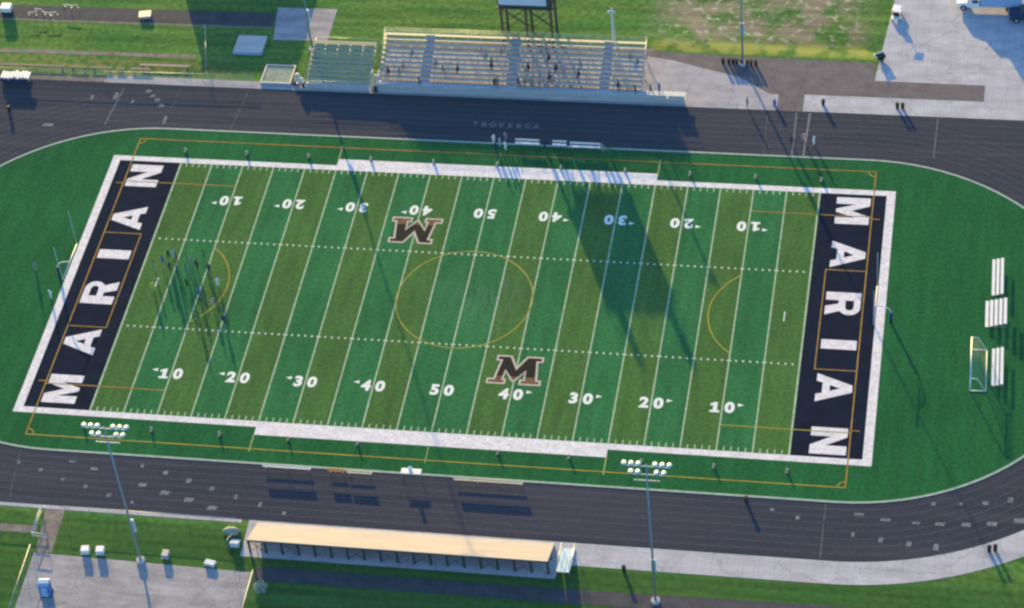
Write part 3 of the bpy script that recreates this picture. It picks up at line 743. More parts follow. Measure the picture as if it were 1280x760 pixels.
# ---------------------------------------------------------------- team benches
def bench(x0, x1, y, label, m_='white', back=True, facing=1, h=.45):
    t = thing('team_bench', label, 'bench', ((x0+x1)/2, y, 0), group='team benches along the sidelines')
    L_ = (x1-x0)/2
    b = MB(); b.box(-L_, L_, -.2, .2, h-.05, h, .01); b.build('seat', m_, t)
    if back:
        b = MB(); b.box(-L_, L_, -facing*.27-.02, -facing*.27+.02, h+.22, h+.52, .01); b.build('backrest', m_, t)
    n = max(2, int(L_))
    for i in range(n):
        x = -L_+.3+(2*L_-.6)*i/(n-1)
        b = MB(); b.box(x-.03, x+.03, -.18, .18, 0, .04); b.box(x-.03, x+.03, -.04, .04, .04, h-.05)
        if back: b.tube((x, -facing*.1, h-.03), (x, -facing*.27, h+.5), .025, n=6)
        b.build('leg', 'steel', t)
bench(-20.4, -14.2, -32.2, 'long white bench on the near track kerb, leftmost of the near benches')
bench(-11.9, -9.7, -32.2, 'short orange bench beside a long pale bench on the near kerb', 'orange_paint')
bench(-9.4, -6.2, -32.3, 'pale bench between the short orange bench and the white cart', 'cream')
bench(4.4, 13.2, -32.3, 'longest cream bench on the near kerb, right of the white cart', 'cream')
bench(1.9, 5.4, 31.5, 'white bench on the far kerb, leftmost of three', facing=-1)
bench(7.3, 9.3, 31.5, 'shortest white bench on the far kerb, middle of three', facing=-1)
bench(9.8, 14.2, 31.3, 'white bench on the far kerb, rightmost of three', facing=-1)
t = thing('water_cart', 'white water table with a cooler standing at the near sideline kerb', 'cart', (-1.1, -32.0, 0))
b = MB(); b.box(-1.3, 1.3, -.45, .45, .9, .97, .02); b.build('table_top', 'white', t)
for x in (-1.2, 1.2):
    for y in (-.35, .35):
        b = MB(); b.tube((x, y, 0), (x, y, .9), .03, n=6); b.build('leg', 'steel', t)
tc_ = thing('drink_cooler', 'white drink cooler standing on the white water table', 'cooler', (-1.2, -31.95, .975))
b = MB(); b.tube((0, 0, 0), (0, 0, .5), .24, .27, n=14); b.build('tank', 'white', tc_)
b = MB(); b.tube((0, 0, .5), (0, 0, .57), .28, n=14); b.build('lid', 'sky_blue', tc_)

# ---------------------------------------------------------------- yard markers
def make_marker(sgn):
    t = thing('yard_marker', 'x', 'yard marker', (0, 0, 0))
    b = MB(); b.prism([(-.3, 0), (.3, 0), (.06, .55), (-.06, .55)], -.11, .11); b.build('sign_body', 'alu_cool', t)
    b = MB(); b.box(-.17, .17, -.34, .34, 0, .05); b.build('base', 'orange_paint', t)
    return t
mk = None
for s in (-1, 1):
    for k in range(-5, 6):
        if s < 0 and k == 0: continue
        side = 'near' if s < 0 else 'far'
        yl = 50-10*abs(k)
        if k == 0: lab = 'small yard marker beside the %s sideline at the fifty yard line' % side
        else: lab = 'small yard marker beside the %s sideline at the %s %s line' % (side, 'left' if k < 0 else 'right', 'goal' if yl == 0 else {10: 'ten yard', 20: 'twenty yard', 30: 'thirty yard', 40: 'forty yard'}[yl])
        loc = (k*9.144, s*27.15 if s < 0 else 26.95, .042)
        if mk is None: mk = make_marker(1); mk.location = loc; mk['label'] = lab; mk['group'] = 'yard markers along the sidelines'
        else: dup(mk, loc, 0, lab)

# ---------------------------------------------------------------- fences
def fence(pts, label, h=1.2, step=3.0, m_='steel', chain=True):
    x0, y0 = pts[0]; t = thing('chain_link_fence', label, 'fence', (x0, y0, 0))
    posts = []
    for (ax, ay), (bx_, by_) in zip(pts, pts[1:]):
        L_ = math.hypot(bx_-ax, by_-ay); n = max(1, int(L_/step))
        for i in range(n): posts.append((ax+(bx_-ax)*i/n-x0, ay+(by_-ay)*i/n-y0))
    posts.append((pts[-1][0]-x0, pts[-1][1]-y0))
    for p in posts[:95]:
        b = MB(); b.tube((p[0], p[1], 0), (p[0], p[1], h+.05), .035, n=6); b.build('post', m_, t)
    b = MB(); b.path([(p[0]-x0, p[1]-y0, h) for p in pts], .03, n=6); b.build('top_rail', m_, t)
    if chain:
        b = MB()
        for p, q in zip(pts, pts[1:]):
            vs = [b.bm.verts.new(v) for v in ((p[0]-x0, p[1]-y0, .04), (q[0]-x0, q[1]-y0, .04), (q[0]-x0, q[1]-y0, h), (p[0]-x0, p[1]-y0, h))]; b.bm.faces.new(vs)
        b.build('mesh_panel', 'chain', t)
fence([(-100, -41.9), (-47.0, -41.9)], 'low fence along the near track, left of the gate path')
fence([(-44.0, -41.9), (-21.5, -41.9)], 'low fence along the near track between the gate path and visitor bleachers')
fence([(-100, 42.3), (-62, 42.5), (-39.5, 43.0)], 'low fence along the far track beside the upper left grass')
fence([(-46.35, -48.6), (-46.0, -64)], 'fence along the left edge of the concrete pad', h=1.5)
fence([(-17.5, -49.8), (-17.3, -64)], 'fence along the right edge of the concrete pad', h=1.2)
fence([(-46.5, 43.2), (-49.5, 54.5)], 'short fence running away from the far track between grass and shade', h=1.1)
fence([(-31.5, 43.4), (-31.6, 52.5), (-22.0, 52.5)], 'fence wrapping the brown side bleachers', h=1.1)
t = thing('gate_railing', 'pale pipe railing beside the gravel gate path at the near track', 'railing', (-47.0, -42.2, 0))
b = MB()
for y in (0, -2, -4): b.tube((0, y, 0), (0, y, 1.05), .04, n=6)
b.path([(0, 0, 1.05), (0, -4.2, 1.05), (1.9, -4.3, 1.05)], .045); b.path([(0, 0, .55), (0, -4.2, .55), (1.9, -4.3, .55)], .035); b.tube((1.9, -4.3, 0), (1.9, -4.3, 1.05), .04)
b.build('rail', 'panel', t)

# ---------------------------------------------------------------- bins
def make_bin(m_):
    t = thing('trash_bin', 'x', 'trash bin')
    b = MB(); b.tube((0, 0, 0), (0, 0, .85), .22, .27, n=14); b.build('barrel', m_, t)
    b = MB(); b.tube((0, 0, .85), (0, 0, .93), .29, .25, n=14); b.build('rim', m_, t)
    return t
bn = make_bin('black'); first = True
rowx = [29.5, 30.35, 30.95, 31.5, 32.2, 33.0, 33.6, 34.3]
BO = ['leftmost', 'second', 'third', 'fourth', 'fifth', 'sixth', 'seventh', 'rightmost']
bls = [w_+' black bin in the row of bins by the far right light pole' if w_[-4:] == 'most' else w_+' black bin from the left in the row by the far right light pole' for w_ in BO]
for i, x in enumerate(rowx):
    if i == 0: bn.location = (x, 51.4, .015); bn['label'] = bls[0]; bn['group'] = 'row of black trash bins on the brown path'
    else: dup(bn, (x, 51.4-.03*i+random.uniform(-.12, .12), .015), random.random(), bls[i])
for x, y, lab in ((55.2, 42.9, 'left one of a pair of black bins on the far right concrete strip'), (55.95, 42.9, 'right one of a pair of black bins on the far right concrete strip'),
                  (70.9, -37.8, 'left one of a pair of black bins on the curved near sidewalk'), (71.6, -37.6, 'right one of a pair of black bins on the curved near sidewalk'),
                  (27.6, -44.9, 'lone black bin at the grass edge of the near sidewalk'), (44.7, 43.0, 'lone dark bin on the far concrete strip right of the asphalt gap'),
                  (41.2, -32.6, 'lone dark bin at the near inner kerb of the track'), (-74.6, 34.0, 'lone dark bin on the asphalt at the far left edge'), (-20.5, 41.75, 'dark bin at the foot of the pale entry platform')):
    o = dup(bn, (x, y, .03), random.random(), lab, 'single and paired dark bins')
bb = make_bin('blue'); bb.location = (37.8, 42.6, .02); bb['label'] = 'blue bin on the far concrete strip left of the asphalt gap'; bb['group'] = 'single and paired dark bins'

# ---------------------------------------------------------------- equipment far left
t = thing('hurdle_cart', 'cart loaded with white hurdles on the far left of the track', 'equipment cart', (-75.6, 41.0, 0))
b = MB(); b.box(-2.2, 2.2, -.7, .7, .2, .3, .02); b.box(-2.2, 2.2, -.68, -.62, .3, .8); b.build('deck', 'navy_vinyl', t)
for x in (-1.8, 1.8):
    for y in (-.6, .6): b = MB(); b.tube((x, y-.05, .14), (x, y+.05, .14), .14, n=12); b.build('wheel', 'rubber', t)
for i in range(9):
    b = MB(); x = -2+i*.5; yj = random.uniform(-.25, .25)
    b.box(x-.05, x+.30, -.75+yj, .75+yj, .95, 1.2, .02); b.box(x, x+.05, -.5+yj, -.45+yj, .31, .95); b.box(x, x+.05, .45+yj, .5+yj, .31, .95)
    o = b.build('hurdle', 'white'); o.parent = t
t = thing('landing_platform', 'grey flat platform lying in the shade of the upper left grass', 'platform', (-41.7, 51.0, 0))
b = MB(); b.prism([(-2, 0), (2, 0), (2, .5), (-2, .5)], -2.2, 2.2); b.build('deck', 'alu_cool', t); b = MB(); b.box(-2.25, 2.25, -2.06, -2.005, .05, .45); b.build('front_edge', 'sky_blue', t)
t = thing('framed_pad', 'pale framed pad with greenish middle beside the far track', 'pad', (-35.9, 44.6, 0))
b = MB(); b.box(-2.1, 2.1, -1.9, 1.9, 0, .22); b.build('mat', mat('grey_green_mat', (.24, .30, .24), var=.2, scale=1.5), t)
b = MB()
for a in ((-2.3, 2.3, 1.91, 2.1), (-2.3, 2.3, -2.1, -1.91), (-2.3, -2.11, -1.9, 1.9), (2.11, 2.3, -1.9, 1.9)): b.box(*a, 0, .3)
b.build('frame', 'alu_cool', t)
t = thing('covered_cart', 'small cart under a lumpy white cover at the left end of brown side bleachers', 'cart', (-32.2, 42.8, 0), rz=R(-12))
b = MB(); b.ball((0, 0, .85), .6, (1.3, .8, .7), 12, .12); b.ball((-.5, .5, 1.1), .5, (.9, .9, .8), 12, .12); b.build('cover', 'cream', t)
b = MB(); b.box(-.9, .9, -.4, .4, .3, .42); b.build('deck', 'steel', t)
for x in (-.7, .7):
    b = MB(); b.tube((x, -.5, .25), (x, .5, .25), .25, n=12); b.build('wheel', 'rubber', t)
t = thing('equipment_trailer', 'small white and dark trailer on the runway at the top left corner', 'trailer', (-81.9, 56.9, 0))
b = MB(); b.box(-.8, .8, -.7, .7, .45, 1.3, .05); b.build('body', 'white', t)
for x in (-.4, .4): b = MB(); b.tube((x, -.8, .3), (x, .8, .3), .3, n=14); b.build('wheel', 'rubber', t)
def hurdle(x, y, rz, lab):
    t = thing('hurdle', lab, 'hurdle', (x, y, .015), rz, 'hurdles left on the upper left runway')
    b = MB(); b.box(-.6, .6, -.02, .02, .85, .95); b.build('top_board', 'white', t)
    b = MB()
    for s in (-1, 1): b.tube((s*.55, 0, .02), (s*.55, 0, .9), .025, n=6); b.tube((s*.55, 0, .03), (s*.55, .65, .03), .025, n=6)
    b.build('frame', 'steel', t)
HO = iter(['first', 'second', 'third', 'fourth', 'fifth', 'sixth'])
for x, y in ((-77.6, 56.0), (-76.8, 56.9), (-75.3, 56.1), (-74.2, 56.2), (-72.6, 58.2), (-71.4, 58.1)): hurdle(x, y, random.uniform(-.3, .3), next(HO)+' small white hurdle from the left on the upper left runway')
t = thing('equipment_crate', 'pale crate alone on the upper left runway near the shade', 'crate', (-59.8, 57.2, 0), rz=.2)
b = MB(); b.box(-.9, .9, -.7, .7, .02, .45, .04); b.build('box', 'alu_cool', t); b = MB(); b.box(-.95, .95, -.75, .75, .455, .52, .01); b.build('lid', 'alu', t)
# low boards along the upper left grass
segs = [(-83, -69, 44.25), (-68.2, -65.5, 44.3), (-64.8, -61.6, 44.35), (-60.9, -59.6, 44.3), (-58.6, -55.6, 44.35), (-57.5, -49.8, 45.4)]
for i, (a, c, y) in enumerate(segs):
    t = thing('ground_bench', 'x', 'bench', ((a+c)/2, y, 0), R(.5), group='low plank benches on the upper left grass')
    t['label'] = ['longest low plank bench on the upper left grass, at the left edge', 'low plank bench second from the left edge on the upper left grass', 'low plank bench third from the left edge on the upper left grass', 'shortest low plank bench on the upper left grass', 'low plank bench fifth from the left edge on the upper left grass', 'greyer low plank bench nearest the shaded grass, set farther back'][i]
    L_ = (c-a)/2
    b = MB(); b.box(-L_, L_, -.22, .22, .32, .38, .01); b.build('seat', 'board' if i < 5 else 'roof', t)
    for q in (-1, 1):
        b = MB(); b.box(q*(L_-.4)-.08, q*(L_-.4)+.08, -.18, .18, 0, .32); b.build('leg', 'steel', t)

# ---------------------------------------------------------------- lower left clutter
def cabinet(x, y, sx, sy, h, m_, lab, rz=0):
    sx *= .85; sy *= .85; h *= .75
    t = thing('utility_cabinet', lab, 'cabinet', (x, y, 0), rz, 'cabinets on the lower left grass')
    b = MB(); b.box(-sx/2, sx/2, -sy/2, sy/2, .06, h, .05); b.build('body', m_, t)
    b = MB(); b.box(-sx/2-.08, sx/2+.08, -sy/2-.08, sy/2+.08, 0, .055); b.build('plinth', 'concrete', t)
    b = MB(); b.box(-sx/2-.03, sx/2+.03, -sy/2-.03, sy/2+.03, h+.002, h+.05, .01); b.build('lid', m_, t)
cabinet(-39.6, -48.0, 1.1, 1.0, .9, 'white', 'left one of two white boxes at the top edge of the concrete pad', .12)
cabinet(-37.7, -47.9, 1.1, 1.0, .9, 'white', 'right one of two white boxes at the top edge of the concrete pad', .12)
cabinet(-29.3, -47.7, .9, 1.1, .8, 'alu_cool', 'grey box on the grass just right of the left light pole')
cabinet(-23.4, -48.5, 1.5, .8, .5, 'panel', 'low pale box between the light pole and visitor bleachers', -.2)
t = thing('covered_stack', 'greenish covered stack at the left end of the visitor bleachers', 'stack', (-21.9, -43.3, 0))
b = MB(); b.ball((0, 0, .4), .9, (1.2, .7, .5), 12, .1); b.build('tarpaulin', mat('grey_green_tarp', (.32, .36, .28), var=.15, scale=2), t)
b = MB(); b.box(-.9, .9, -.5, .5, .02, .3); b.build('pallet', 'board', t)
t = thing('bleacher_stairs', 'pale stairs at the left end of the visitor bleachers', 'stairs', (-21.0, -45.6, 0))
b = MB()
for i in range(4): b.box(-.55, .55, 1.2-i*.3-.3, 1.2-i*.3, 0, .2*(i+1))
b.build('step', 'panel', t)
b = MB(); b.path([(-.6, 1.2, .9), (-.6, 0, 1.7), (-.6, -.6, 1.7), (-.6, -.6, 0)], .03); b.build('handrail', 'steel', t)
t = thing('bleacher_ramp', 'blue grey railed ramp at the right end of the visitor bleachers', 'ramp', (20.3, -44.2, 0))
b = MB(); b.prism([(2.2, .02), (2.2, .1), (-2.4, 1.1), (-2.4, 1.0)], -.7, .9); b.build('deck', 'sky_blue', t)
for x in (-.7, .9):
    b = MB(); b.path([(x, 2.2, 0), (x, 2.2, 1.1), (x, -2.4, 2.1), (x, -2.4, 0)], .035); b.path([(x, 2.2, .6), (x, -2.4, 1.6)], .03); b.tube((x, 0, .5), (x, 0, 1.6), .03); b.build('railing', 'steel', t)
t = thing('portable_toilet', 'blue portable booth on the left of the concrete pad', 'booth', (-42.6, -55.0, 0), .1)
b = MB(); b.box(-.62, .62, -.62, .62, .1, 2.15, .03); b.build('cabin', 'blue', t)
b = MB(); b.prism([(-.68, 2.15), (.68, 2.15), (.3, 2.38), (-.3, 2.38)], -.68, .68); b.build('roof', 'sky_blue', t)
b = MB(); b.box(-.4, .4, -.66, -.625, .2, 1.95); d_ = b.build('door', 'sky_blue', t)
b = MB(); b.box(.25, .33, -.70, -.665, 1.0, 1.15); b.build('handle', 'black', d_)
b = MB(); b.box(-.7, .7, -.7, .7, 0, .095); b.build('base', 'black', t)
t = thing('shrub', 'pale shrub beside the fence at the right edge of the concrete pad', 'shrub', (-16.2, -51.8, 0))
b = MB()
for i in range(500):
    a = random.uniform(0, 6.28); ph = math.acos(random.uniform(-.2, 1)); r = random.uniform(.5, .95)
    c = Vector((r*math.sin(ph)*math.cos(a), r*math.sin(ph)*math.sin(a), .35+r*.9*math.cos(ph)))
    u = Vector((random.gauss(0, 1), random.gauss(0, 1), random.gauss(0, 1))).normalized()*.09; v_ = u.orthogonal().normalized()*.06
    b.bm.faces.new([b.bm.verts.new(c+q) for q in (u, v_, -u, -v_)])
b.build('foliage', mat('pale_leaf', (.42, .45, .36), var=.3, scale=4), t)
b = MB()
for i in range(5): a = i*1.26; b.tube((0, 0, 0), (.4*math.cos(a), .4*math.sin(a), .6), .03, .015, n=5)
b.build('stem', 'board', t)

# ---------------------------------------------------------------- trucks at the top right
def truck(x, y, label, mb, mc, L_=8.6, rz=0):
    t = thing('box_truck', label, 'truck', (x, y, .02), rz, 'trucks parked at the upper right')
    # cab: hood low at the front (local -x), windshield slope, cab roof
    b = MB(); b.prismy([(0, .55), (0, 1.25), (1.5, 1.45), (2.2, 2.15), (3.3, 2.2), (3.3, .55)], -1.0, 1.0); b.build('cab', mc, t)
    b = MB(); b.prismy([(1.56, 1.50), (2.16, 2.10), (2.12, 2.14), (1.5, 1.54)], -.9, .9); b.build('windshield', 'glass', t)
    for s in (-1, 1):
        b = MB(); b.box(2.25, 3.1, s*1.0-.012, s*1.0+.012, 1.4, 2.0); b.build('side_window', 'glass', t)
    b = MB(); b.box(3.45, L_, -1.2, 1.2, .9, 3.35, .04); b.build('cargo_box', mb, t)
    b = MB(); b.box(.1, L_-.1, -.5, .5, .45, .86); b.build('chassis', 'black', t)
    for wx in (1.0, L_-1.9):
        for s in (-1, 1):
            b = MB(); b.tube((wx, s*.75, .48), (wx, s*1.08, .48), .48, n=16); w_ = b.build('wheel', 'rubber', t)
            b = MB(); b.tube((wx, s*1.081, .48), (wx, s*1.11, .48), .24, n=12); b.build('rim', 'steel', w_)
    b = MB(); b.box(-.08, .0, -.95, .95, .5, .72); b.build('bumper', 'steel', t)
    for s in (-1, 1): b = MB(); b.box(-.03, .03, s*.75-.14, s*.75+.14, .9, 1.08); b.build('headlight', 'chrome', t)
    return t
truck(62.5, 66.6, 'truck with white hood and pale blue cargo box at the top right corner', 'sky_blue', 'white', 9.5)
truck(70.2, 64.0, 'second truck parked close by, cut off by the right edge of the picture', 'panel', 'navy_vinyl', 9.5, R(4))
t = thing('golf_cart', 'small white cart on the left edge of the concrete driveway', 'golf cart', (53.9, 63.4, .02), R(80))
b = MB(); b.box(-1.2, 1.2, -.55, .55, .3, .6, .06); b.build('body', 'white', t); b = MB(); b.box(-.8, .7, -.6, .6, 1.75, 1.82, .02); b.build('roof', 'white', t)
b = MB(); b.box(-.5, -.1, -.5, .5, .6, 1.1, .05); b.build('seat', 'black', t)
b = MB()
for x in (-.75, .65):
    for y in (-.52, .52): b.tube((x, y, .6), (x, y, 1.76), .025, n=6)
b.build('roof_post', 'steel', t)
for x in (-.8, .8):
    for y in (-.5, .5): b = MB(); b.tube((x, y-.08, .22), (x, y+.08, .22), .22, n=12); b.build('wheel', 'rubber', t)
t = thing('hand_cart', 'white and black hand cart at the corner of grass, brown path and driveway', 'cart', (52.2, 53.6, .02), R(30))
b = MB(); b.box(-.6, .6, -.4, .4, .35, .85, .05); b.build('tub', 'black', t); b = MB(); b.path([(-.6, -.35, .8), (-1.0, -.35, 1.1), (-1.0, .35, 1.1), (-.6, .35, .8)], .035); b.build('handle', 'white', t)
b = MB(); b.box(-.65, .65, .42, .48, .5, 1.0); b.build('side_panel', 'white', t)
for y in (-.45, .45): b = MB(); b.tube((0, y-.05, .3), (0, y+.05, .3), .3, n=12); b.build('wheel', 'rubber', t)

# unseen building added beyond the top left, roofline shaped to shade the grass
t = thing('shadow_caster_building', 'unseen building with a lean-to, added to shade the upper left grass', 'building', (-50, 72, 0))
b = MB(); b.box(-7.5, 6.2, -3.5, 6, 0, 4.5); b.prismy([(6.202, 0), (6.202, 4.2), (10.6, 2.4), (10.6, 0)], -3.4, 5.9); b.build('wall', 'brick', t)
b = MB(); b.box(-7.8, 6.5, -3.8, 6.3, 4.51, 4.75); b.prismy([(6.51, 4.12), (6.51, 4.3), (10.9, 2.5), (10.9, 2.32)], -3.6, 6.1); b.build('roof', 'roof', t)
for x in (-5.5, -2, 1.5):
    b = MB(); b.box(x-.6, x+.6, -3.55, -3.505, 1.4, 2.8); b.build('window', 'glass', t)
b = MB(); b.box(2.6, 3.6, -3.56, -3.505, 0, 2.1); b.build('door', 'dark_steel', t)

# ================================================================ PEOPLE
SKIN = mat('skin', (.38, .22, .15), var=.06, scale=5, rough=.6); HAIR = mat('dark_hair', (.03, .02, .015), var=.2, scale=8, rough=.6)
def person_mesh(pose):
    J = {'pel': (0, 0, .95, .15), 'waist': (0, 0, 1.08, .135), 'chest': (0, 0, 1.32, .165), 'neck': (0, 0, 1.50, .062), 'head': (0, .01, 1.62, .095), 'top': (0, .01, 1.72, .085)}
    E_ = [('pel', 'waist'), ('waist', 'chest'), ('chest', 'neck'), ('neck', 'head'), ('head', 'top')]
    for s, n_ in ((-1, 'l'), (1, 'r')):
        J['sh'+n_] = (s*.19, 0, 1.43, .068); J['el'+n_] = (s*.25, 0, 1.15, .05); J['wr'+n_] = (s*.27, .06, .90, .036); J['hd'+n_] = (s*.27, .08, .80, .038)
        J['hip'+n_] = (s*.095, 0, .88, .105); J['kn'+n_] = (s*.10, .01, .50, .072); J['an'+n_] = (s*.11, -.02, .09, .048); J['to'+n_] = (s*.12, .14, .045, .042)
        E_ += [('chest', 'sh'+n_), ('sh'+n_, 'el'+n_), ('el'+n_, 'wr'+n_), ('wr'+n_, 'hd'+n_), ('pel', 'hip'+n_), ('hip'+n_, 'kn'+n_), ('kn'+n_, 'an'+n_), ('an'+n_, 'to'+n_)]
    if pose == 'walk':
        J['knl'] = (-.10, .18, .52, .072); J['anl'] = (-.11, .22, .10, .048); J['tol'] = (-.12, .38, .06, .042)
        J['knr'] = (.10, -.06, .50, .072); J['anr'] = (.11, -.30, .16, .048); J['tor'] = (.12, -.20, .05, .042)
        J['ell'] = (-.25, -.12, 1.17, .05); J['wrl'] = (-.26, -.12, .93, .036); J['hdl'] = (-.26, -.09, .83, .038)
        J['elr'] = (.25, .08, 1.17, .05); J['wrr'] = (.26, .25, 1.0, .036); J['hdr'] = (.25, .34, .97, .038)
    if pose == 'hips':
        for s, n_ in ((-1, 'l'), (1, 'r')): J['el'+n_] = (s*.38, -.04, 1.2, .05); J['wr'+n_] = (s*.22, .06, 1.03, .036); J['hd'+n_] = (s*.17, .09, 1.0, .038)
    if pose == 'sit':
        dz = -.47
        for k in list(J):
            if k[:2] in ('kn', 'an', 'to'): continue
            x, y, z, r = J[k]; J[k] = (x, y, z+dz, r)
        for s, n_ in ((-1, 'l'), (1, 'r')):
            J['kn'+n_] = (s*.13, .42, .47, .075); J['an'+n_] = (s*.13, .40, .09, .048); J['to'+n_] = (s*.13, .56, .045, .042)
            J['el'+n_] = (s*.25, .05, .70, .05); J['wr'+n_] = (s*.17, .26, .62, .036); J['hd'+n_] = (s*.14, .34, .58, .038)
    names = list(J); idx = {k: i for i, k in enumerate(names)}
    me = bpy.data.meshes.new('tmp'); me.from_pydata([J[k][:3] for k in names], [(idx[a], idx[c]) for a, c in E_], [])
    o = bpy.data.objects.new('tmp', me); C.objects.link(o)
    md = o.modifiers.new('s', 'SKIN'); md.use_smooth_shade = True
    for i, k in enumerate(names): me.skin_vertices[0].data[i].radius = (J[k][3], J[k][3]*(.8 if k in ('chest', 'waist', 'pel') else 1)); me.skin_vertices[0].data[i].use_root = (k == 'pel')
    ss = o.modifiers.new('b', 'SUBSURF'); ss.levels = 1; ss.render_levels = 1
    bpy.context.view_layer.update()
    out = bpy.data.meshes.new_from_object(o.evaluated_get(bpy.context.evaluated_depsgraph_get()))
    bpy.data.objects.remove(o)
    dz = -.47 if pose == 'sit' else 0
    for f in out.polygons:
        c = f.center
        if c.z > 1.49+dz: f.material_index = 2
        elif c.z > .97+dz:
            f.material_index = 2 if (abs(c.x) > .22 and c.z < 1.22+dz) else 0
        elif abs(c.x) > .2 and c.z > .7+dz: f.material_index = 2
        elif c.z < .08: f.material_index = 3
        else: f.material_index = 1
        f.use_smooth = True
    return out
POSE = {p: person_mesh(p) for p in ('stand', 'walk', 'hips', 'sit')}
def hair_mesh(dz):
    bm = bmesh.new(); bmesh.ops.create_uvsphere(bm, u_segments=10, v_segments=8, radius=.112)
    for v in list(bm.verts):
        if v.co.z < -.02 and v.co.y > -.03: bm.verts.remove(v)
    for v in bm.verts: v.co = Vector((v.co.x*.95, v.co.y*1.08-.012, v.co.z*1.1+1.685+dz))
    me = bpy.data.meshes.new('hair'); bm.to_mesh(me); bm.free(); me.materials.append(HAIR); return me
HM = {0: hair_mesh(0), 1: hair_mesh(-.47)}
CLOTH = {'white': (.75, .75, .75), 'navy': (.02, .03, .08), 'black': (.02, .02, .022), 'grey': (.28, .28, .3), 'red': (.4, .05, .04), 'yellow': (.6, .55, .08), 'pale blue': (.35, .5, .65), 'blue': (.05, .13, .38), 'pink': (.6, .35, .35), 'khaki': (.36, .3, .2), 'green': (.05, .2, .09), 'orange': (.55, .2, .05)}
CM = {k: mat('cloth_'+k.replace(' ', '_'), v, var=.06, scale=6, rough=.85) for k, v in CLOTH.items()}
cache = {}
def person(x, y, z, rz, pose, top, bot, label, group, sc=1.0):
    key = (pose, top, bot)
    if key not in cache:
        me = POSE[pose].copy(); me.materials.clear()
        for m_ in (CM[top], CM[bot], SKIN, CM['black']): me.materials.append(m_)
        cache[key] = me
    o = bpy.data.objects.new('person', cache[key]); C.objects.link(o); o.location = (x, y, z); o.rotation_euler = (0, 0, rz); o.scale = (sc,)*3
    tag(o, label, 'person', group)
    h = bpy.data.objects.new('hair', HM[1 if pose == 'sit' else 0]); C.objects.link(h); h.parent = o
    return o
G1 = 'players gathered by the left penalty arc'
grp = [(-43.8, 2.2, 'grey', 'grey', 'stand', 'player in grey top and grey trousers at the left edge of the left field group'),
       (-42.4, 4.6, 'navy', 'black', 'walk', 'player in navy walking at the back left of the left field group'),
       (-41.1, 4.1, 'navy', 'grey', 'stand', 'player in navy top and grey trousers at the back of the left field group'),
       (-41.8, 4.9, 'pale blue', 'navy', 'hips', 'player in pale blue with hands on hips at the back of the left field group'),
       (-42.9, 3.4, 'blue', 'black', 'walk', 'player in blue and black walking in the left field group'),
       (-39.7, 4.4, 'green', 'black', 'stand', 'player in green top at the back right of the left field group'),
       (-38.9, 3.6, 'grey', 'navy', 'hips', 'player in grey and navy with hands on hips in the left field group'),
       (-36.0, 2.3, 'navy', 'grey', 'walk', 'player in navy and grey walking inside the left penalty arc'),
       (-43.0, -1.6, 'yellow', 'black', 'stand', 'person in yellow top standing near the left goal line'),
       (-34.2, -.2, 'white', 'black', 'stand', 'person in white top and black trousers just inside the left arc'),
       (-33.9, -4.0, 'pink', 'grey', 'walk', 'person in pink top walking on the lower part of the left arc'),
       (-36.2, -2.4, 'blue', 'navy', 'stand', 'player in blue on the ten yard line inside the left arc'),
       (-37.4, 4.9, 'green', 'navy', 'walk', 'player in green and navy walking above the left arc'),
       (-31.6, -7.2, 'navy', 'black', 'stand', 'player in navy and black standing apart, right of the lower left arc'),
       (-35.2, -7.0, 'green', 'grey', 'hips', 'player in green and grey with hands on hips by the lower left hash marks'),
       (-40.3, 1.3, 'navy', 'navy', 'stand', 'player all in navy in the middle of the left field group'),
       (-38.4, -.8, 'black', 'navy', 'walk', 'player in black and navy walking in the middle of the left field group'),
       (-41.6, 2.2, 'navy', 'blue', 'hips', 'player in navy and blue with hands on hips near the left field group middle'),
       (-39.2, 2.0, 'blue', 'black', 'stand', 'player in blue and black between the five and ten yard lines'),
       (-37.9, 2.9, 'black', 'black', 'stand', 'player all in black near the ten yard line'),
       (-40.2, -.4, 'green', 'navy', 'stand', 'player in green and navy at the lower left of the group')]
for x, y, a, c, ps, lab in grp: person(x, y, .036, random.uniform(0, 6.28), ps, a, c, lab, G1, random.uniform(.95, 1.05))
single = [(44.1, 34.4, 'white', 'white', 'stand', 'person dressed in white on the far track near the start lines'),
          (42.6, 34.9, 'pink', 'grey', 'walk', 'person in pink top walking on the far track near the start lines'),
          (41.0, 34.0, 'navy', 'black', 'stand', 'person in navy on the far track beside the white start line'),
          (34.0, 41.8, 'grey', 'grey', 'stand', 'person all in grey at the outer edge of the far track'),
          (-60.7, 1.0, 'grey', 'black', 'stand', 'person in grey on the turf left of the left goal post'),
          (-56.9, -4.2, 'white', 'black', 'hips', 'person in white top with hands on hips behind the left end line'),
          (74.5, 7.5, 'grey', 'navy', 'stand', 'person in grey near the right edge beyond the white bleachers')]
for x, y, a, c, ps, lab in single: person(x, y, .03, random.uniform(0, 6.28), ps, a, c, lab, 'people standing apart around the stadium')
side = [(-1.2, 31.6, 'white', 'navy', 'stand', 'person in white and navy at the far kerb left of the white benches'),
        (-.2, 31.0, 'pale blue', 'grey', 'hips', 'person in pale blue with hands on hips at the far kerb'),
        (.4, 32.3, 'grey', 'black', 'walk', 'person in grey walking at the far kerb left of the white benches'),
        (-.6, 29.9, 'navy', 'white', 'stand', 'person in navy and white just inside the far kerb'),
        (.7, 30.3, 'white', 'grey', 'stand', 'person in white and grey just inside the far kerb'),
        (6.3, 31.0, 'navy', 'navy', 'stand', 'person all in navy between the left and middle far benches'),
        (14.6, 30.7, 'grey', 'navy', 'stand', 'person in grey and navy at the right end of the far benches'),
        (15.6, 30.2, 'green', 'white', 'walk', 'person in green walking right of the far benches')]
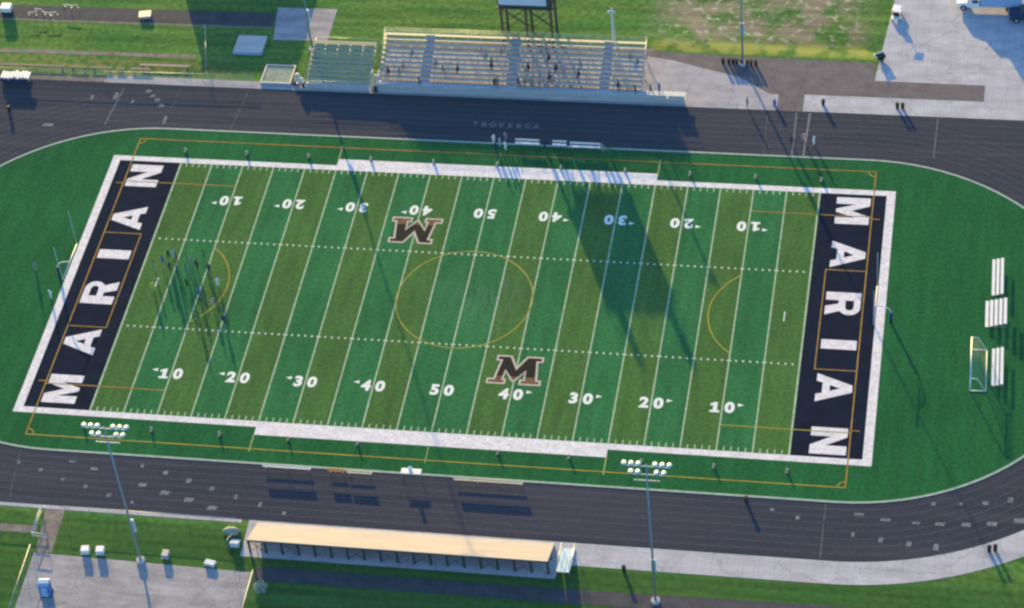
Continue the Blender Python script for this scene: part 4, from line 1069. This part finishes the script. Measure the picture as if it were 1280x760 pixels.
for x, y, a, c, ps, lab in side: person(x, y, .04, random.uniform(0, 6.28), ps, a, c, lab, 'people at the far team benches')
walk = [(-14.0, 'navy', 'black'), (-2.8, 'black', 'navy'), (.6, 'navy', 'grey'), (3.9, 'grey', 'black'), (20.0, 'navy', 'black'), (21.2, 'blue', 'black'), (17.8, 'black', 'grey')]
for i, (x, a, c) in enumerate(walk):
    person(x, 42.5+.3*(i % 3), .90, random.uniform(0, 6.28), 'stand' if i % 2 else 'walk', a, c, 'person in %s and %s on the front walkway, %s from the left' % (a, c, ['first', 'second', 'third', 'fourth', 'sixth', 'seventh', 'fifth'][i]), 'people on the home bleacher walkway')
cols = list(CLOTH); used = set(); ordn = ['first', 'second', 'third', 'fourth', 'fifth', 'sixth', 'seventh', 'eighth', 'ninth', 'tenth']
random.seed(11)
for r in range(10):
    xs = []
    k = [4, 5, 4, 5, 3, 4, 3, 1, 0, 0][r]
    for _ in range(k):
        for __ in range(40):
            x = random.uniform(-19.5, 18)
            if all(abs(x-a) > 1.1 for a in (-13.4, -.6, 13.1)) and all(abs(x-q) > .9 for q in xs): xs.append(x); break
    xs.sort()
    for i, x in enumerate(xs):
        a = random.choice(['navy', 'black', 'khaki', 'grey', 'pale blue', 'grey', 'khaki', 'pink']); c = random.choice(['blue', 'black', 'khaki', 'navy'])
        person(x, 41.9+1.6+r*.71+.17, .9+r*.32+.02, math.pi+random.uniform(-.3, .3), 'sit', a, c, 'spectator in %s top, row %s of the home bleachers, %s from its left' % (a, ordn[r], ordn[i]), 'spectators seated in the home bleachers')

# ================================================================ HAZE
m = bpy.data.materials.new('haze'); m.use_nodes = True
n = m.node_tree.nodes; n.remove(n['Principled BSDF'])
v = n.new('ShaderNodeVolumePrincipled'); v.inputs['Color'].default_value = (.30, .62, 1, 1); v.inputs['Density'].default_value = HAZE; v.inputs['Anisotropy'].default_value = .0
m.node_tree.links.new(v.outputs[0], n['Material Output'].inputs['Volume'])
M['haze'] = m
b = MB(); b.box(-1510, 1510, -1510, 1510, -1, 262); tag(b.build('haze', 'haze'), kind='stuff')
